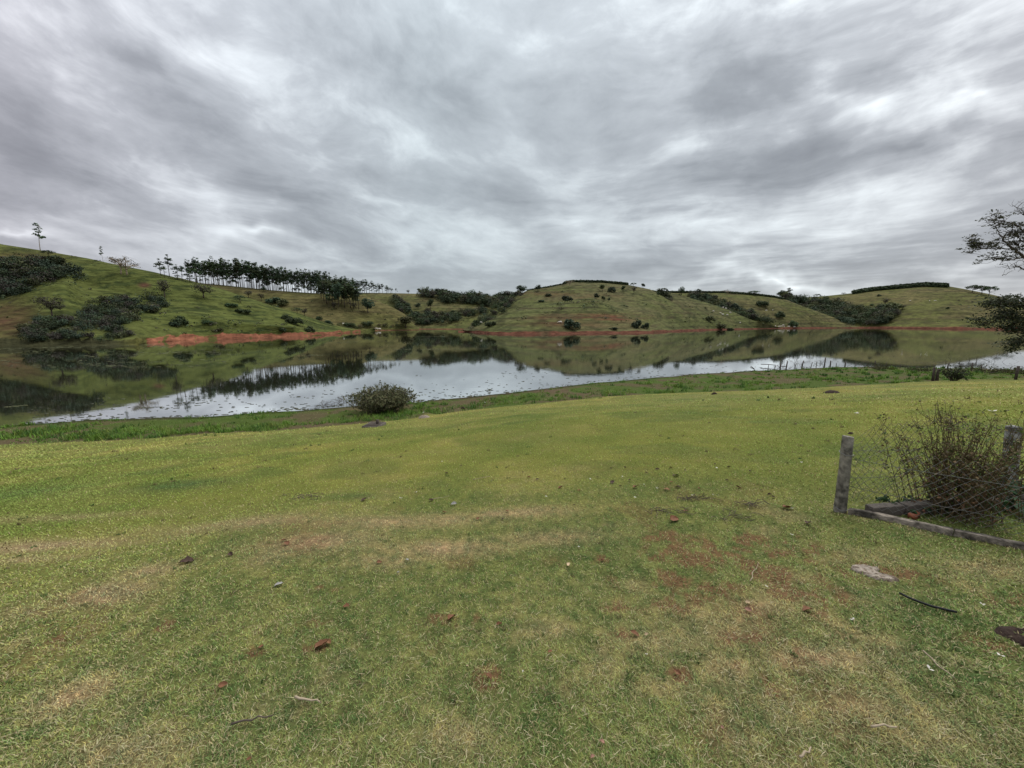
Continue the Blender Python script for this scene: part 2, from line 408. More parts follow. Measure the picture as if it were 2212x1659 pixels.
# patches of the lawn: surveyed spots with their own growth
PATCH = []   # kind, x, y, rx, ry, strength
def patch(kind, px, py, hw, hh, s=1.0):
    a = G(px, py); b = G(px + hw, py); c = G(px, py - hh)
    PATCH.append((kind, a[0], a[1], abs(b[0] - a[0]) + .02, abs(c[1] - a[1]) + .02, s))
for p in ((1480, 1210, 130, 24, 1.0), (1640, 1170, 110, 20, .95), (1560, 1240, 240, 46, .62), (1700, 1300, 160, 40, .5), (1460, 1300, 120, 34, .42), (1560, 1195, 160, 40, .5), (1440, 1165, 60, 12, .6), (1400, 1205, 50, 10, .7), (1700, 1190, 70, 18, .8), (1820, 1230, 150, 30, .45),
          (1370, 1383, 35, 10, 1.0), (1055, 1475, 20, 16, 1.1), (980, 1348, 38, 9, 1.1), (1650, 1475, 36, 30, 1.1), (700, 1285, 30, 6, .6),
          (340, 1370, 40, 14, .65), (150, 1385, 50, 10, .7), (30, 1395, 50, 18, .5), (640, 1370, 70, 26, .45), (1465, 1462, 18, 12, .9), (560, 1420, 14, 10, .9),
          (690, 1418, 30, 10, .7), (1600, 1390, 60, 25, .45), (1800, 1480, 80, 20, .3), (1310, 1215, 40, 10, .5), (1330, 1315, 30, 8, .6),
          (2180, 1300, 50, 12, .7), (2120, 1400, 60, 30, .55), (1940, 1240, 60, 24, .5), (900, 1640, 40, 16, .4), (1740, 1420, 40, 20, .3)):
    patch('soil', *p)
for p in ((90, 1180, 220, 12, .75), (230, 1290, 90, 22, .8), (330, 1245, 60, 14, .6), (520, 1140, 240, 14, .55), (700, 1180, 130, 22, .65), (880, 1130, 220, 16, .6), (960, 1190, 140, 18, .7),
          (620, 1190, 40, 26, .8), (1100, 1110, 150, 10, .6), (1180, 1165, 130, 14, .5), (60, 1330, 90, 14, .4), (170, 1500, 60, 40, .7), (1540, 1360, 130, 50, .45),
          (1650, 1320, 60, 20, .6), (1780, 1430, 130, 26, .7), (1560, 1450, 50, 50, .55), (280, 1640, 120, 40, .6), (1000, 1600, 80, 30, .35), (1180, 1370, 50, 16, .45),
          (2130, 1230, 120, 20, .5), (1450, 1390, 120, 30, .45), (1850, 1545, 200, 50, .45), (2000, 1600, 200, 40, .35), (1720, 1250, 50, 12, .35), (150, 1120, 200, 6, .4),
          (1700, 1550, 60, 50, .5), (60, 1210, 120, 10, .5), (840, 1220, 90, 16, .4)):
    patch('straw', *p)
for p in ((400, 1050, 90, 12, .8), (770, 1075, 60, 8, .8), (1250, 1160, 160, 40, .5), (1130, 950, 100, 20, .25), (2000, 1440, 90, 40, .55), (1960, 1320, 120, 50, .45), (1020, 1400, 160, 60, .25),
          (1300, 1260, 160, 30, .35), (1750, 1120, 120, 16, .5), (60, 1330, 160, 20, .4), (500, 1310, 120, 30, .4), (960, 1260, 160, 30, .3), (1990, 1150, 200, 20, .35), (1120, 1530, 160, 60, .35),
          (1450, 1060, 220, 20, .35), (80, 1060, 120, 14, .35), (620, 1500, 140, 60, .3)):
    patch('lush', *p)
def lawn_color(x, y):
    """living colour of the turf at a place, and how bare it is"""
    u, s, e0, w0 = edges(x, y); e = e0 - s
    d = np.hypot(x, y)
    n1 = fbm(x * .22 + 3, y * .22, 4, 21); n2 = fbm(x * 1.1, y * 1.1, 4, 31); n3 = fbm(x * 4.5, y * 4.5, 3, 41)
    mid = np.array([.235, .285, .062]); nearc = np.array([.190, .245, .076]); farc = np.array([.275, .315, .082])
    tn = sstep(2.4, 7.0, d + (n2 - .5) * 1.2)
    c = nearc + (mid - nearc) * tn[..., None]
    c = c + (farc - mid) * sstep(12, 20, d)[..., None]
    c = c * (1 + (n1[..., None] - .5) * np.array([.7, .4, .3]))
    c = c * (1 + (n2[..., None] - .5) * np.array([.7, .4, .7]))
    straw = sstep(.56, .72, n3 * .5 + n2 * .5) * .45 * (1 - .7 * tn)
    soil = sstep(.62, .74, fbm(x * 2.2 + 9, y * 2.2, 4, 77)) * .35 * (1 - tn)
    lush = sstep(.60, .75, fbm(x * .9 - 5, y * .9, 3, 90)) * .3
    wob = .55 + .9 * fbm(x * 5, y * 5, 3, 55); clod = fbm(x * 10, y * 10, 4, 56)
    for k, cx, cy, rx, ry, st in PATCH:
        g = np.exp(-(((x - cx) / rx) ** 2 + ((y - cy) / ry) ** 2)) * st * wob
        if k == 'soil': soil = np.maximum(soil, sstep(.22, .75, g * (.25 + 2.1 * sstep(.36, .70, clod))) * .68)
        elif k == 'straw': straw = np.maximum(straw, g * 1.3)
        else: lush = np.maximum(lush, g)
    straw = np.clip(straw, 0, 1)[..., None]; soil = np.clip(soil, 0, 1); lush = np.clip(lush, 0, 1)[..., None]
    c = c + (np.array([.080, .150, .045]) - c) * lush
    c = c + (np.array([.40, .34, .17]) - c) * straw
    # rough shore band
    band = sstep(-.25, .25, -e)
    bn = fbm(x * .45, y * .45, 4, 61)
    bc = np.array([.150, .145, .068]) + (np.array([.105, .175, .036]) - np.array([.150, .145, .068])) * sstep(.36, .56, bn)[..., None]
    bc = bc + (np.array([.18, .145, .085]) - bc) * (sstep(.52, .66, fbm(x * .3, y * .3, 3, 66)) * .6)[..., None]
    wet = sstep(1.6, .2, w0 - s)
    bc = bc * (1 - .55 * wet)[..., None]
    c = c + (bc - c) * band[..., None]
    cl = (fbm(x * 16, y * 16, 2, 58) - .5)[..., None] * (1 - tn)[..., None]
    c = c * (1 + cl * np.array([1.15, .8, .9]))
    return c, soil * (1 - band)

def build_ground():
    az = np.concatenate([np.linspace(-180, -62, 60)[:-1], np.linspace(-62, 62, 760)[:-1], np.linspace(62, 180, 60)])
    rr = np.concatenate([[0.02], np.geomspace(.25, 9, 210)[:], np.geomspace(9.1, 75, 260), np.geomspace(80, 2500, 30)])
    A, Rr = np.meshgrid(R(1) * az, rr, indexing='ij')
    x = np.sin(A) * Rr; y = np.cos(A) * Rr
    z = ground_z(x, y)
    far = sstep(75, 200, Rr)
    c, soil = lawn_color(x, y)
    red = np.array([.125, .055, .034])
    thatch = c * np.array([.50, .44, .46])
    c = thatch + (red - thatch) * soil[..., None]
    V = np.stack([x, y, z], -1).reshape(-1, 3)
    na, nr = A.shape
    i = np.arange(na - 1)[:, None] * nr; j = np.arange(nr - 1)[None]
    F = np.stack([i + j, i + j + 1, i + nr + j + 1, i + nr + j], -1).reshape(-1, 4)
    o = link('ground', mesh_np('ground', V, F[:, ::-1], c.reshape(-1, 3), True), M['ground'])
    tag(o, 'mown lawn sloping down to a rough grassy lake shore', None, None, 'structure')
build_ground()

# water sheet
wm = MB(); wm.add([[-3000, -400, 0], [3000, -400, 0], [3000, 3000, 0], [-3000, 3000, 0]], [[0, 1, 2, 3]])
tag(wm.build('water', M['water']), 'still lake mirroring the hills and the clouds', kind='structure')

# ------------------------------------------------------------------ hills
LAY = {}; LAYV = []
def smooth(a, k):
    if k < 2: return a
    p = np.pad(a, (k, k), mode='edge'); ker = np.hanning(2 * k + 1)[1:-1] if k > 1 else np.ones(1); ker /= ker.sum()
    q = np.convolve(p, ker, mode='same'); return q[k:-k]
def hill(name, label, foot, rows, step=2.5, sub=26, bank=1.2, seed=1, colfn=None, back=.5, relief=1.0, sm=6, warm=0.0):
    """foot: waterline (px, py on z=0); rows: (px, py, depth) ridge lines from low to crest"""
    x0 = foot[0][0]; x1 = foot[-1][0]; pxs = np.arange(x0, x1 + step, step)
    f = np.array(foot, float); fy = smooth(np.interp(pxs, f[:, 0], f[:, 1]), 4)
    P0 = at_z(pxs, fy, -.0)
    lines = []
    PYs = [fy]; Ys = [P0[:, 1]]
    for r in rows:
        r = np.array(r, float)
        PYs.append(smooth(np.interp(pxs, r[:, 0], r[:, 1]), sm)); Ys.append(smooth(np.interp(pxs, r[:, 0], r[:, 2]), sm * 3))
    for k in range(1, len(Ys)): Ys[k] = np.maximum(Ys[k], Ys[k - 1] + 1.0)
    strips = []; ts = []
    # shore skirt below water and the bank of bare earth
    under = P0.copy(); under[:, 2] = -2.0; under[:, 1] -= 3
    strips.append(under); ts.append(-1)
    bn = .72 * bank * (.1 + 1.6 * fbm(pxs * .06, pxs * 0 + seed, 5, seed + 40, .65))
    low = P0.copy(); low[:, 2] = -.02
    strips.append(low); ts.append(0)
    for q in (.35, .7, 1.0):
        b_ = P0 + (P0 * [1, 1, 0]) / np.linalg.norm(P0[:, :2], axis=1)[:, None] * (1.2 + 1.6 * q) * np.sqrt(bank)
        b_[:, 2] = bn * q ** .8; strips.append(b_); ts.append(.001 * q)
    last_py = None
    # image elevation of the bank top, to start the slope from it
    bt = strips[-1]
    dz = bt - EYE; bpy_ = H0 / 2 - FL * ((dz[:, 2] * cp + dz[:, 1] * sp) / (dz[:, 1] * cp - dz[:, 2] * sp))
    PYs[0] = smooth(np.minimum(bpy_, PYs[0]), 14) + .3; Ys[0] = smooth(bt[:, 1], 14) + .6
    nseg = len(rows)
    for k in range(nseg):
        for i in range(1, sub + 1):
            t = i / sub
            q = 1 - (1 - t) ** 1.55 if nseg == 1 or k == nseg - 1 else t
            py = PYs[k] + (PYs[k + 1] - PYs[k]) * q; Yk = Ys[k] + (Ys[k + 1] - Ys[k]) * t
            P = at_y(pxs, py, Yk)
            T = (k + t) / nseg
            amp = relief * np.minimum(1, (1 - T) * 4 if T > .75 else 1) * min(1, T * 6)
            nn = (fbm(P[:, 0] * .016, P[:, 1] * .016, 3, seed) - .5) * 3.0 + (fbm(P[:, 0] * .09, P[:, 1] * .05 + P[:, 2] * .25, 3, seed + 7) - .5) * 1.5
            P[:, 2] += nn * amp * np.clip(Yk / 400, .3, 1)
            strips.append(P); ts.append(T)
    top = strips[-1]
    rad = top[:, :2] / np.linalg.norm(top[:, :2], axis=1)[:, None]
    for i in range(1, 7):
        P = top.copy(); dd = i * 22.0 * back; P[:, :2] += rad * dd
        P[:, 2] = top[:, 2] - .0035 * dd * dd * .6 - dd * .03
        strips.append(P); ts.append(1 + i)
    V = np.stack(strips, 0); nr, nc = V.shape[:2]
    T = np.array(ts)[:, None] + np.zeros((1, nc))
    PX = pxs[None] + np.zeros((nr, 1))
    x, y, z = V[..., 0], V[..., 1], V[..., 2]
    c1 = np.array([.093, .105, .036]); c2 = np.array([.108, .104, .046]); c3 = np.array([.050, .058, .024])
    a = fbm(x * .02, y * .02 + z * .03, 4, seed + 3)[..., None]; b = fbm(x * .16, y * .08 + z * .3, 4, seed + 5)[..., None]
    col = c1 + (c2 - c1) * sstep(.35, .65, a); col = col + (c3 - col) * sstep(.45, .72, b) * .75
    col = col * (1 + warm * np.array([.10, .02, -.05]))
    ter = sstep(.60, .70, fbm(x * .03, z * 1.3 + y * .01, 3, seed + 11))[..., None]          # cattle terraces
    col = col + (np.array([.072, .058, .032]) - col) * ter * .7
    tr_ = sstep(.80, .97, np.abs(np.sin(z * .75 + 7 * fbm(x * .01, y * .01, 3, seed + 15))))* sstep(.45, .6, fbm(x * .012 + 5, y * .012, 2, seed + 16))
    col = col * (1 - .34 * tr_[..., None])
    gu = np.abs(fbm(x * .045, y * .012, 3, seed + 18) - .5) * 2; col = col * (1 - .30 * sstep(.12, .0, gu))[..., None]
    red = np.array([.118, .050, .032]) * (.65 + .7 * fbm(x * .25, z * 1.2 + y * .1, 3, seed + 13)[..., None])
    bk = (T <= .0012) * sstep(.2, .42, fbm(pxs * .012, pxs * 0 + 4.5, 3, seed + 50))[None] if bank > 0 else T * 0
    col = np.where((T <= .0012)[..., None], red * bk[..., None] + np.array([.07, .062, .030]) * (1 - bk[..., None]), col)
    if colfn: col = colfn(col, PX, T, V, seed)
    col = col * .86
    i = np.arange(nr - 1)[:, None] * nc; j = np.arange(nc - 1)[None]
    F = np.stack([i + j, i + j + 1, i + nc + j + 1, i + nc + j], -1).reshape(-1, 4)
    Vf = V.reshape(-1, 3)
    o = link(name, mesh_np(name, Vf, F, np.clip(col, 0, 1).reshape(-1, 3), True), M['hill'])
    tag(o, label, kind='structure')
    LAY[label] = BVHTree.FromPolygons([tuple(v) for v in Vf], [tuple(f) for f in F.tolist()])
    LAYV.append((V[6:8 + sub * nseg:1].reshape(-1, 3), seed))
    return label
def on(layer, px, py, tries=14):
    """first point of a hill seen at a surveyed spot (slides down to the crest if the spot is in the sky)"""
    for k in range(tries):
        d = Vector(rayd(px, py + k * .8)); loc, n, i, dist = LAY[layer].ray_cast(Vector(EYE), d.normalized())
        if loc is not None: return np.array(loc)
    return None

def blob(PX, V, px, py, hw, hh):
    d = V - EYE; w = d[..., 1] * cp - d[..., 2] * sp
    y_ = H0 / 2 - FL * ((d[..., 2] * cp + d[..., 1] * sp) / w); x_ = W0 / 2 + FL * d[..., 0] / w
    return np.exp(-(((x_ - px) / hw) ** 2 + ((y_ - py) / hh) ** 2))
def left_cols(col, PX, T, V, seed):
    n = fbm(V[..., 0] * .3, V[..., 2] * .9, 3, 71)
    lush = np.array([.082, .099, .025])
    col = col + (lush - col) * .75
    tus = sstep(.50, .66, fbm(V[..., 0] * .35, V[..., 1] * .12 + V[..., 2] * .7, 4, 73))[..., None]
    col = np.where((T > .0012)[..., None], col + (np.array([.030, .042, .014]) - col) * tus * .8, col * 0 + col)
    for px, py, hw, hh, s in ((20, 690, 60, 38, .8), (40, 560, 90, 14, .6), (312, 616, 12, 5, 1.2), (0, 742, 14, 8, 1.3), (120, 640, 60, 10, -.3)):
        g = np.clip(blob(PX, V, px, py, hw, hh) * s * (.5 + n), 0, 1)[..., None]
        col = col + (np.array([.085, .045, .028]) - col) * g
    g = sstep(.0, 1., (300 - PX) / 60)[..., None] * (T <= .0012)[..., None]
    col = col + (np.array([.045, .045, .022]) - col) * g
    nb = fbm(PX * .05, T * 900, 3, 19); g = ((T <= .0012) & (PX + nb * 60 > 345) & (PX < 780) & (nb < .66))[..., None]
    red = np.array([.19, .078, .046]) * (.30 + 1.35 * (.5 * fbm(V[..., 0] * .4, V[..., 2] * 1.5 + V[..., 1] * .2, 3, 17) + .5 * fbm(PX * .30, V[..., 2] * .8, 3, 18))[..., None])  # flat bank: rill shading is put into the colour as vertical streaks
    col = np.where(g, red, col)
    return col
A_ = hill('hillside', 'green grassy hillside on the left with a red earth bank at the water',
     [(-500, 770), (0, 749), (300, 745), (317, 741), (403, 735), (528, 731), (600, 728.5), (673, 726), (740, 720), (790, 716.5), (810, 715)],
     [[(-500, 700, 112), (0, 648, 135), (50, 632, 138), (100, 618, 141), (140, 608, 146), (175, 640, 150), (300, 668, 150), (403, 680, 155), (528, 700, 165), (640, 708, 182), (790, 714.5, 300), (810, 714, 310)],
      [(-500, 695, 126), (0, 650, 150), (60, 634, 153), (110, 620, 155), (150, 600, 165), (180, 612, 172), (300, 640, 170), (403, 655, 172), (528, 684, 180), (640, 700, 195), (790, 713.5, 310), (810, 713, 320)],
      [(-500, 400, 195), (-120, 484, 200), (0, 527, 202), (87, 540.5, 202), (190, 558, 198), (237, 568.5, 194), (337, 588.5, 198), (425, 611, 205), (473, 622, 212), (528, 641, 218), (590, 661, 226), (640, 675, 234), (678, 688.5, 250), (715, 701, 270), (765, 711, 305), (790, 713, 330), (810, 713.5, 340)]],
     bank=2.6, seed=3, colfn=left_cols, sub=30, relief=.8)
# loosen: the spur hides a wooded hollow behind it
def mid_cols(col, PX, T, V, seed):
    g = blob(PX, V, 640, 690, 120, 40)[..., None] * .25
    return col + (np.array([.105, .092, .036]) - col) * (g + .15)
B_ = hill('hillside', 'olive hillside behind the green one, with the eucalyptus stand along its crest',
     [(380, 716.5), (700, 716), (790, 715), (850, 713.5), (900, 713.0), (905, 713)],
     [[(380, 598, 380), (433, 611.5, 385), (473, 615, 388), (588, 627, 395), (673, 633, 400), (728, 633.5, 400), (778, 636, 400), (803, 645, 395), (840, 660, 390), (878, 680, 385), (893, 700, 384), (905, 711, 385)]],
     bank=.5, seed=11, colfn=mid_cols, sub=60, warm=1)
C_ = hill('hillside', 'far pasture slope with wooded gullies in the middle distance',
     [(640, 711.5), (860, 711), (1010, 711.5), (1160, 711.5)],
     [[(640, 634, 560), (790, 632.5, 580), (840, 633, 590), (903, 634.5, 600), (1000, 637, 610), (1060, 640, 610), (1130, 638, 600), (1160, 640, 600)]],
     bank=.3, seed=17, sub=50, warm=.5)
def spur_cols(col, PX, T, V, seed):
    n = fbm(V[..., 0] * .08, V[..., 2] * .8, 3, 171)
    for px, py, hw, hh, s in ((1300, 683, 70, 6, 1.1), (1250, 700, 100, 9, .5), (1180, 688, 40, 8, .4), (1330, 690, 50, 5, .8), (1230, 640, 110, 7, .35), (1190, 634, 60, 6, .35)):
        g = np.clip(blob(PX, V, px, py, hw, hh) * s * (n * 2 - .4), 0, 1)[..., None]
        col = col + (np.array([.12, .048, .030]) - col) * g
    return col
D_FOOT = [(990, 717), (1010, 717), (1060, 721), (1109, 722.5), (1180, 722), (1264, 720.5), (1325, 720), (1399, 719.5), (1412, 718), (1480, 715), (1550, 712.5), (1620, 711), (1680, 709.5), (1700, 709)]
D1 = hill('hillside', 'round green foreland across the lake with red terraces and a red bank',
     [p for p in D_FOOT if p[0] <= 1325] + [(1399, 719), (1412, 718.6)],
     [[(990, 716, 300), (1010, 711, 300), (1040, 699, 305), (1075, 684, 310), (1100, 672, 318), (1140, 662, 322), (1189, 656, 325), (1239, 648, 325), (1280, 643, 325), (1310, 655, 322), (1339, 669.5, 316), (1365, 684, 308), (1389, 697, 298), (1402, 708, 290), (1412, 717, 285)]],
     bank=1.6, seed=23, colfn=spur_cols, sub=50)
D2 = hill('hillside', 'big rounded pasture hill in the middle with dark coffee rows on its brow',
     [(1000, 714)] + [(p[0], p[1] - 1) for p in D_FOOT if 1109 <= p[0] <= 1480] + [(1510, 714)],
     [[(1000, 713, 380), (1030, 697, 385), (1060, 676, 395), (1085, 660, 400), (1110, 643, 420), (1139, 627, 440), (1189, 619.5, 450), (1219, 613, 450), (1239, 609, 450), (1301, 610, 450), (1356, 615, 445), (1405, 625, 435), (1425, 634, 420), (1445, 647, 405), (1470, 664, 390), (1495, 690, 370), (1510, 711, 360)]],
     bank=1.2, seed=29, colfn=spur_cols, sub=60)
D3 = hill('hillside', 'long sloping pasture spur grazed by white cattle right of the middle hill',
     [(1330, 718)] + [(p[0], p[1]) for p in D_FOOT if 1412 <= p[0] <= 1700],
     [[(1330, 630, 470), (1380, 624, 475), (1405, 626, 475), (1455, 633, 475), (1485, 642, 470), (1537, 657, 462), (1575, 669.5, 455), (1625, 692, 440), (1680, 706.5, 430), (1700, 708.4, 430)]],
     bank=1.4, seed=31, sub=50)
E_ = hill('hillside', 'farther pasture slope with a dark hedge of coffee along its top',
     [(1380, 711), (1600, 710), (1680, 709.5), (1862, 708.5), (1885, 708.3)],
     [[(1380, 632, 600), (1440, 632, 600), (1485, 632.5, 600), (1575, 633, 600), (1625, 637, 595), (1670, 642, 590), (1700, 648, 585), (1735, 662, 578), (1800, 684.5, 565), (1862, 705, 550), (1885, 707.8, 550)]],
     bank=1.8, seed=37, sub=50, warm=.6)
F_ = hill('hillside', 'broad olive hill at the right with a red earth shoreline',
     [(1600, 708), (1720, 708), (1899, 708.6), (2018, 710.2), (2212, 712), (2700, 722)],
     [[(1600, 648, 720), (1716, 643.5, 720), (1777, 640, 720), (1843, 633, 715), (1887, 626, 710), (1960, 619, 700), (1996, 616, 690), (2045, 617.5, 670), (2088, 625, 650), (2142, 636, 620), (2186, 647, 600), (2212, 653, 590), (2400, 672, 560), (2700, 690, 520)]],
     bank=2.6, seed=41, sub=60, warm=1)

# ------------------------------------------------------------------ trees
def cards(P, size, rng, base, out=None, flat=.5, var=.3):
    """leaf clumps: small bent triangles/quads at points P"""
    n = len(P); nrm = rng.normal(size=(n, 3)); nrm[:, 2] = np.abs(nrm[:, 2]) + flat
    if out is not None: nrm += out * 1.2
    nrm /= np.linalg.norm(nrm, axis=1)[:, None]
    a = np.cross(nrm, rng.normal(size=(n, 3))); a /= np.linalg.norm(a, axis=1)[:, None]; b = np.cross(nrm, a)
    s = (size * rng.uniform(.55, 1.35, n))[:, None]
    asp = rng.uniform(.45, .9, n)[:, None]
    q = np.stack([P - a * s, P - b * s * asp + nrm * s * .2, P + a * s * .9, P + b * s * asp - nrm * s * .1], 1)
    V = q.reshape(-1, 3); F = np.arange(4 * n).reshape(-1, 4)
    k = base * (1 + rng.uniform(-var, var, (n, 1))) * (1 + rng.uniform(-.08, .08, (n, 3)))
    return V, F, np.repeat(k, 4, axis=0)
def lobes_points(lobes, n, rng, hollow=.45):
    L_ = np.array([l[:3] for l in lobes]); Rr = np.array([l[3:6] for l in lobes])
    w = Rr.prod(1) ** (.7); idx = rng.choice(len(L_), n, p=w / w.sum())
    d = rng.normal(size=(n, 3)); d /= np.linalg.norm(d, axis=1)[:, None]
    r = hollow + (1 - hollow) * rng.uniform(0, 1, n) ** .7
    r *= rng.uniform(.85, 1.15, n)
    return L_[idx] + d * Rr[idx] * r[:, None], d
def curve(p0, p1, rng, n=5, bend=.12):
    p0 = np.asarray(p0, float); p1 = np.asarray(p1, float); t = np.linspace(0, 1, n)[:, None]
    Lh = np.linalg.norm(p1 - p0); off = rng.normal(size=3) * bend * Lh
    return p0 + (p1 - p0) * t + off * np.sin(t * math.pi) + rng.normal(size=(n, 3)) * bend * .15 * Lh * np.sin(t * math.pi)
DG = np.array([.054, .078, .036]); OL = np.array([.080, .090, .038]); BG = np.array([.048, .072, .042]); GB = np.array([.075, .070, .050])
def make_kind(kind, seed, n=420, size=.052, base=DG):
    """unit-height tree: (trunk mesh, crown mesh)"""
    rng = np.random.RandomState(seed); tb = MB(); lobes = []
    if kind == 'round':
        h0 = .28; w = rng.uniform(.30, .38)
        for i in range(12):
            a = rng.uniform(0, 6.28); r = w * math.sqrt(rng.uniform(0.02, 1)) * .8; z = .58 + rng.uniform(-.22, .24) * (1 - r / w * .4)
            s = rng.uniform(.15, .22); lobes.append((math.cos(a) * r, math.sin(a) * r, z, s, s, s * .85))
        lobes.append((0, 0, .64, .26, .26, .26))
    elif kind == 'umbrella':
        h0 = .45; w = .62
        for i in range(13):
            a = rng.uniform(0, 6.28); r = w * math.sqrt(rng.uniform(.02, 1)); s = rng.uniform(.13, .2)
            lobes.append((math.cos(a) * r, math.sin(a) * r, .84 - .28 * (r / w) ** 2 + rng.uniform(-.06, .06), s, s, s * .6))
    elif kind == 'bush':
        h0 = .12; w = .52
        for i in range(12):
            a = rng.uniform(0, 6.28); r = w * math.sqrt(rng.uniform(.02, 1)); s = rng.uniform(.2, .34)
            lobes.append((math.cos(a) * r, math.sin(a) * r, .22 + .55 * (1 - (r / w) ** 2) * rng.uniform(.6, 1.1), s, s, s))
    elif kind == 'bare':
        h0 = .3; w = .5
        for i in range(14):
            a = rng.uniform(0, 6.28); r = w * math.sqrt(rng.uniform(.05, 1)); s = rng.uniform(.08, .15)
            lobes.append((math.cos(a) * r, math.sin(a) * r, .86 - .35 * (r / w) ** 2 + rng.uniform(-.08, .08), s, s, s * .5))
    elif kind == 'gum':
        h0 = .5
        for i in range(8):
            z = rng.uniform(.24 if seed % 3 == 0 else .42, .95); a = rng.uniform(0, 6.28); r = rng.uniform(.01, .09) * (1.3 - z)/.6 + .01; s = rng.uniform(.045, .085)
            lobes.append((math.cos(a) * r + .02, math.sin(a) * r, z, s, s, s * .8))
        lobes.append((.01, 0, .96, .045, .045, .05)); lobes.append((0, 0, .8, .07, .07, .1))
    elif kind == 'spindly':
        h0 = .4
        for i in range(8):
            z = rng.uniform(.45, .97); a = rng.uniform(0, 6.28); r = rng.uniform(.07, .2) * (1.25 - z); s = rng.uniform(.05, .08)
            lobes.append((math.cos(a) * r, math.sin(a) * r, z, s, s, s * .7))
        lobes.append((0, 0, .95, .07, .07, .06))
    tr = {'round': .026, 'umbrella': .032, 'bush': .02, 'bare': .030, 'gum': .0075, 'spindly': .009}[kind]
    ht = .95 if kind in ('gum', 'spindly') else .6
    lean = rng.normal(size=2) * (.03 if kind == 'gum' else .05)
    tz = np.linspace(0, 1, 7); tp = np.stack([lean[0] * tz ** 2 + .006 * np.sin(tz * 7), lean[1] * tz ** 2, tz * ht], -1); tp[0, 2] = -.03
    tb.tube(tp, tr * (1.15 - .9 * tz), 5)
    for l in lobes:
        z0 = max(h0 * .6, l[2] * rng.uniform(.45, .8)) if kind not in ('gum', 'spindly') else max(.3, l[2] - rng.uniform(.05, .12))
        z0 = min(z0, ht * .95); k = z0 / ht; st = (lean[0] * k * k, lean[1] * k * k, z0)
        c_ = curve(st, l[:3], rng, 5, .10); tb.tube(c_, np.linspace(tr * .5, tr * .10, 5), 4)
        if kind in ('bare', 'umbrella'):
            for q in range(5 if kind == 'bare' else 3):
                e = np.array(l[:3]) + rng.normal(size=3) * np.array(l[3:6]) * 1.0
                tb.tube(curve(c_[3], e, rng, 4, .15), np.linspace(tr * .18, tr * .04, 4), 3, cap=False)
    P, d = lobes_points(lobes, n, rng, .25 if kind in ('bare', 'gum') else .5)
    mb = MB(); mb.add(*cards(P, size, rng, base, d))
    t = tb.mesh(kind + '_trunk', True); t.materials.append(M['pale_bark'] if kind in ('bare', 'spindly') else M['bark'])
    c = mb.mesh(kind + '_crown'); c.materials.append(M['leaf'])
    return t, c, P, d
KIT = {
    'round': [make_kind('round', 100 + i, 640, .052, (DG, BG, OL)[i % 3]) for i in range(5)],
    'round_big': [make_kind('round', 130 + i, 1500, .028, (DG, OL * .8, BG)[i % 3]) for i in range(3)],
    'umbrella': [make_kind('umbrella', 160 + i, 520, .048, DG) for i in range(3)],
    'bush': [make_kind('bush', 190 + i, 700, .085, (DG, OL * .85, BG)[i % 3]) for i in range(4)],
    'bare': [make_kind('bare', 220 + i, 150, .024, GB) for i in range(3)],
    'haze_bare': [make_kind('round', 235 + i, 620, .030, GB * .85) for i in range(3)],
    'gum': [make_kind('gum', 250 + i, 260, .024, (DG * 1.25, BG * 1.2)[i % 2]) for i in range(8)],
    'spindly': [make_kind('spindly', 280 + i, 170, .030, DG) for i in range(3)],
}
def tree(kind, layer, px, py, hpx, label, name='tree', cat='tree', group=None, wide=1.0, pos=None, var=None):
    p = on(layer, px, py) if pos is None else pos
    if p is None: return None
    H = hpx * p[1] / FL * 1.08
    t, c, _, _ = KIT[kind][random.randrange(len(KIT[kind])) if var is None else var % len(KIT[kind])]
    r = empty(name, (p[0], p[1], p[2] - .02 * H), random.uniform(0, 6.28), (H * wide, H * wide, H), label, cat, group)
    link('trunk', t, None, r); link('crown', c, None, r)
    return r

# --- eucalyptus stand on the second hill's crest
def gum_h(px):
    return float(np.interp(px, [400, 433, 470, 520, 560, 600, 660, 700, 740, 790, 830, 845], [44, 49, 51, 53, 50, 46, 44, 42, 36, 26, 18, 12]))
def GLF(px, back): return ('eucalyptus in the %s row of the crest stand, ' % ('back' if back else 'front')) + ('left dense stretch' if px < 470 else 'stretch with bare trunks against the sky' if px < 600 else 'middle stretch' if px < 700 else 'stretch above the clump' if px < 780 else 'thin right end')
GG = 'eucalyptus trees in the stand along the hill crest'
random.seed(11)
px = 400.0; i = 0
while px < 846:
    dx = random.uniform(3.0, 5.2) if 466 < px < 690 else random.uniform(3.0, 6.5)
    if random.random() < .10: px += random.uniform(2, 5)
    base = on(B_, px, float(np.interp(px, [380, 433, 473, 588, 673, 728, 778, 803, 846], [596, 609, 613, 625, 631, 632, 634, 640, 656])))
    if base is not None:
        if px > 780: base = on(C_, px, 630); 
        if base is not None:
            p = np.array(base); p[1] += random.uniform(0, 3); 
            tree('gum', B_, px, 0, gum_h(px) * random.uniform(.74, 1.08), GLF(px, 0), 'eucalyptus_tree', 'tree', GG, random.uniform(1.0, 1.6) * (1.7 if px > 780 else 1), pos=p)
    px += dx; i += 1
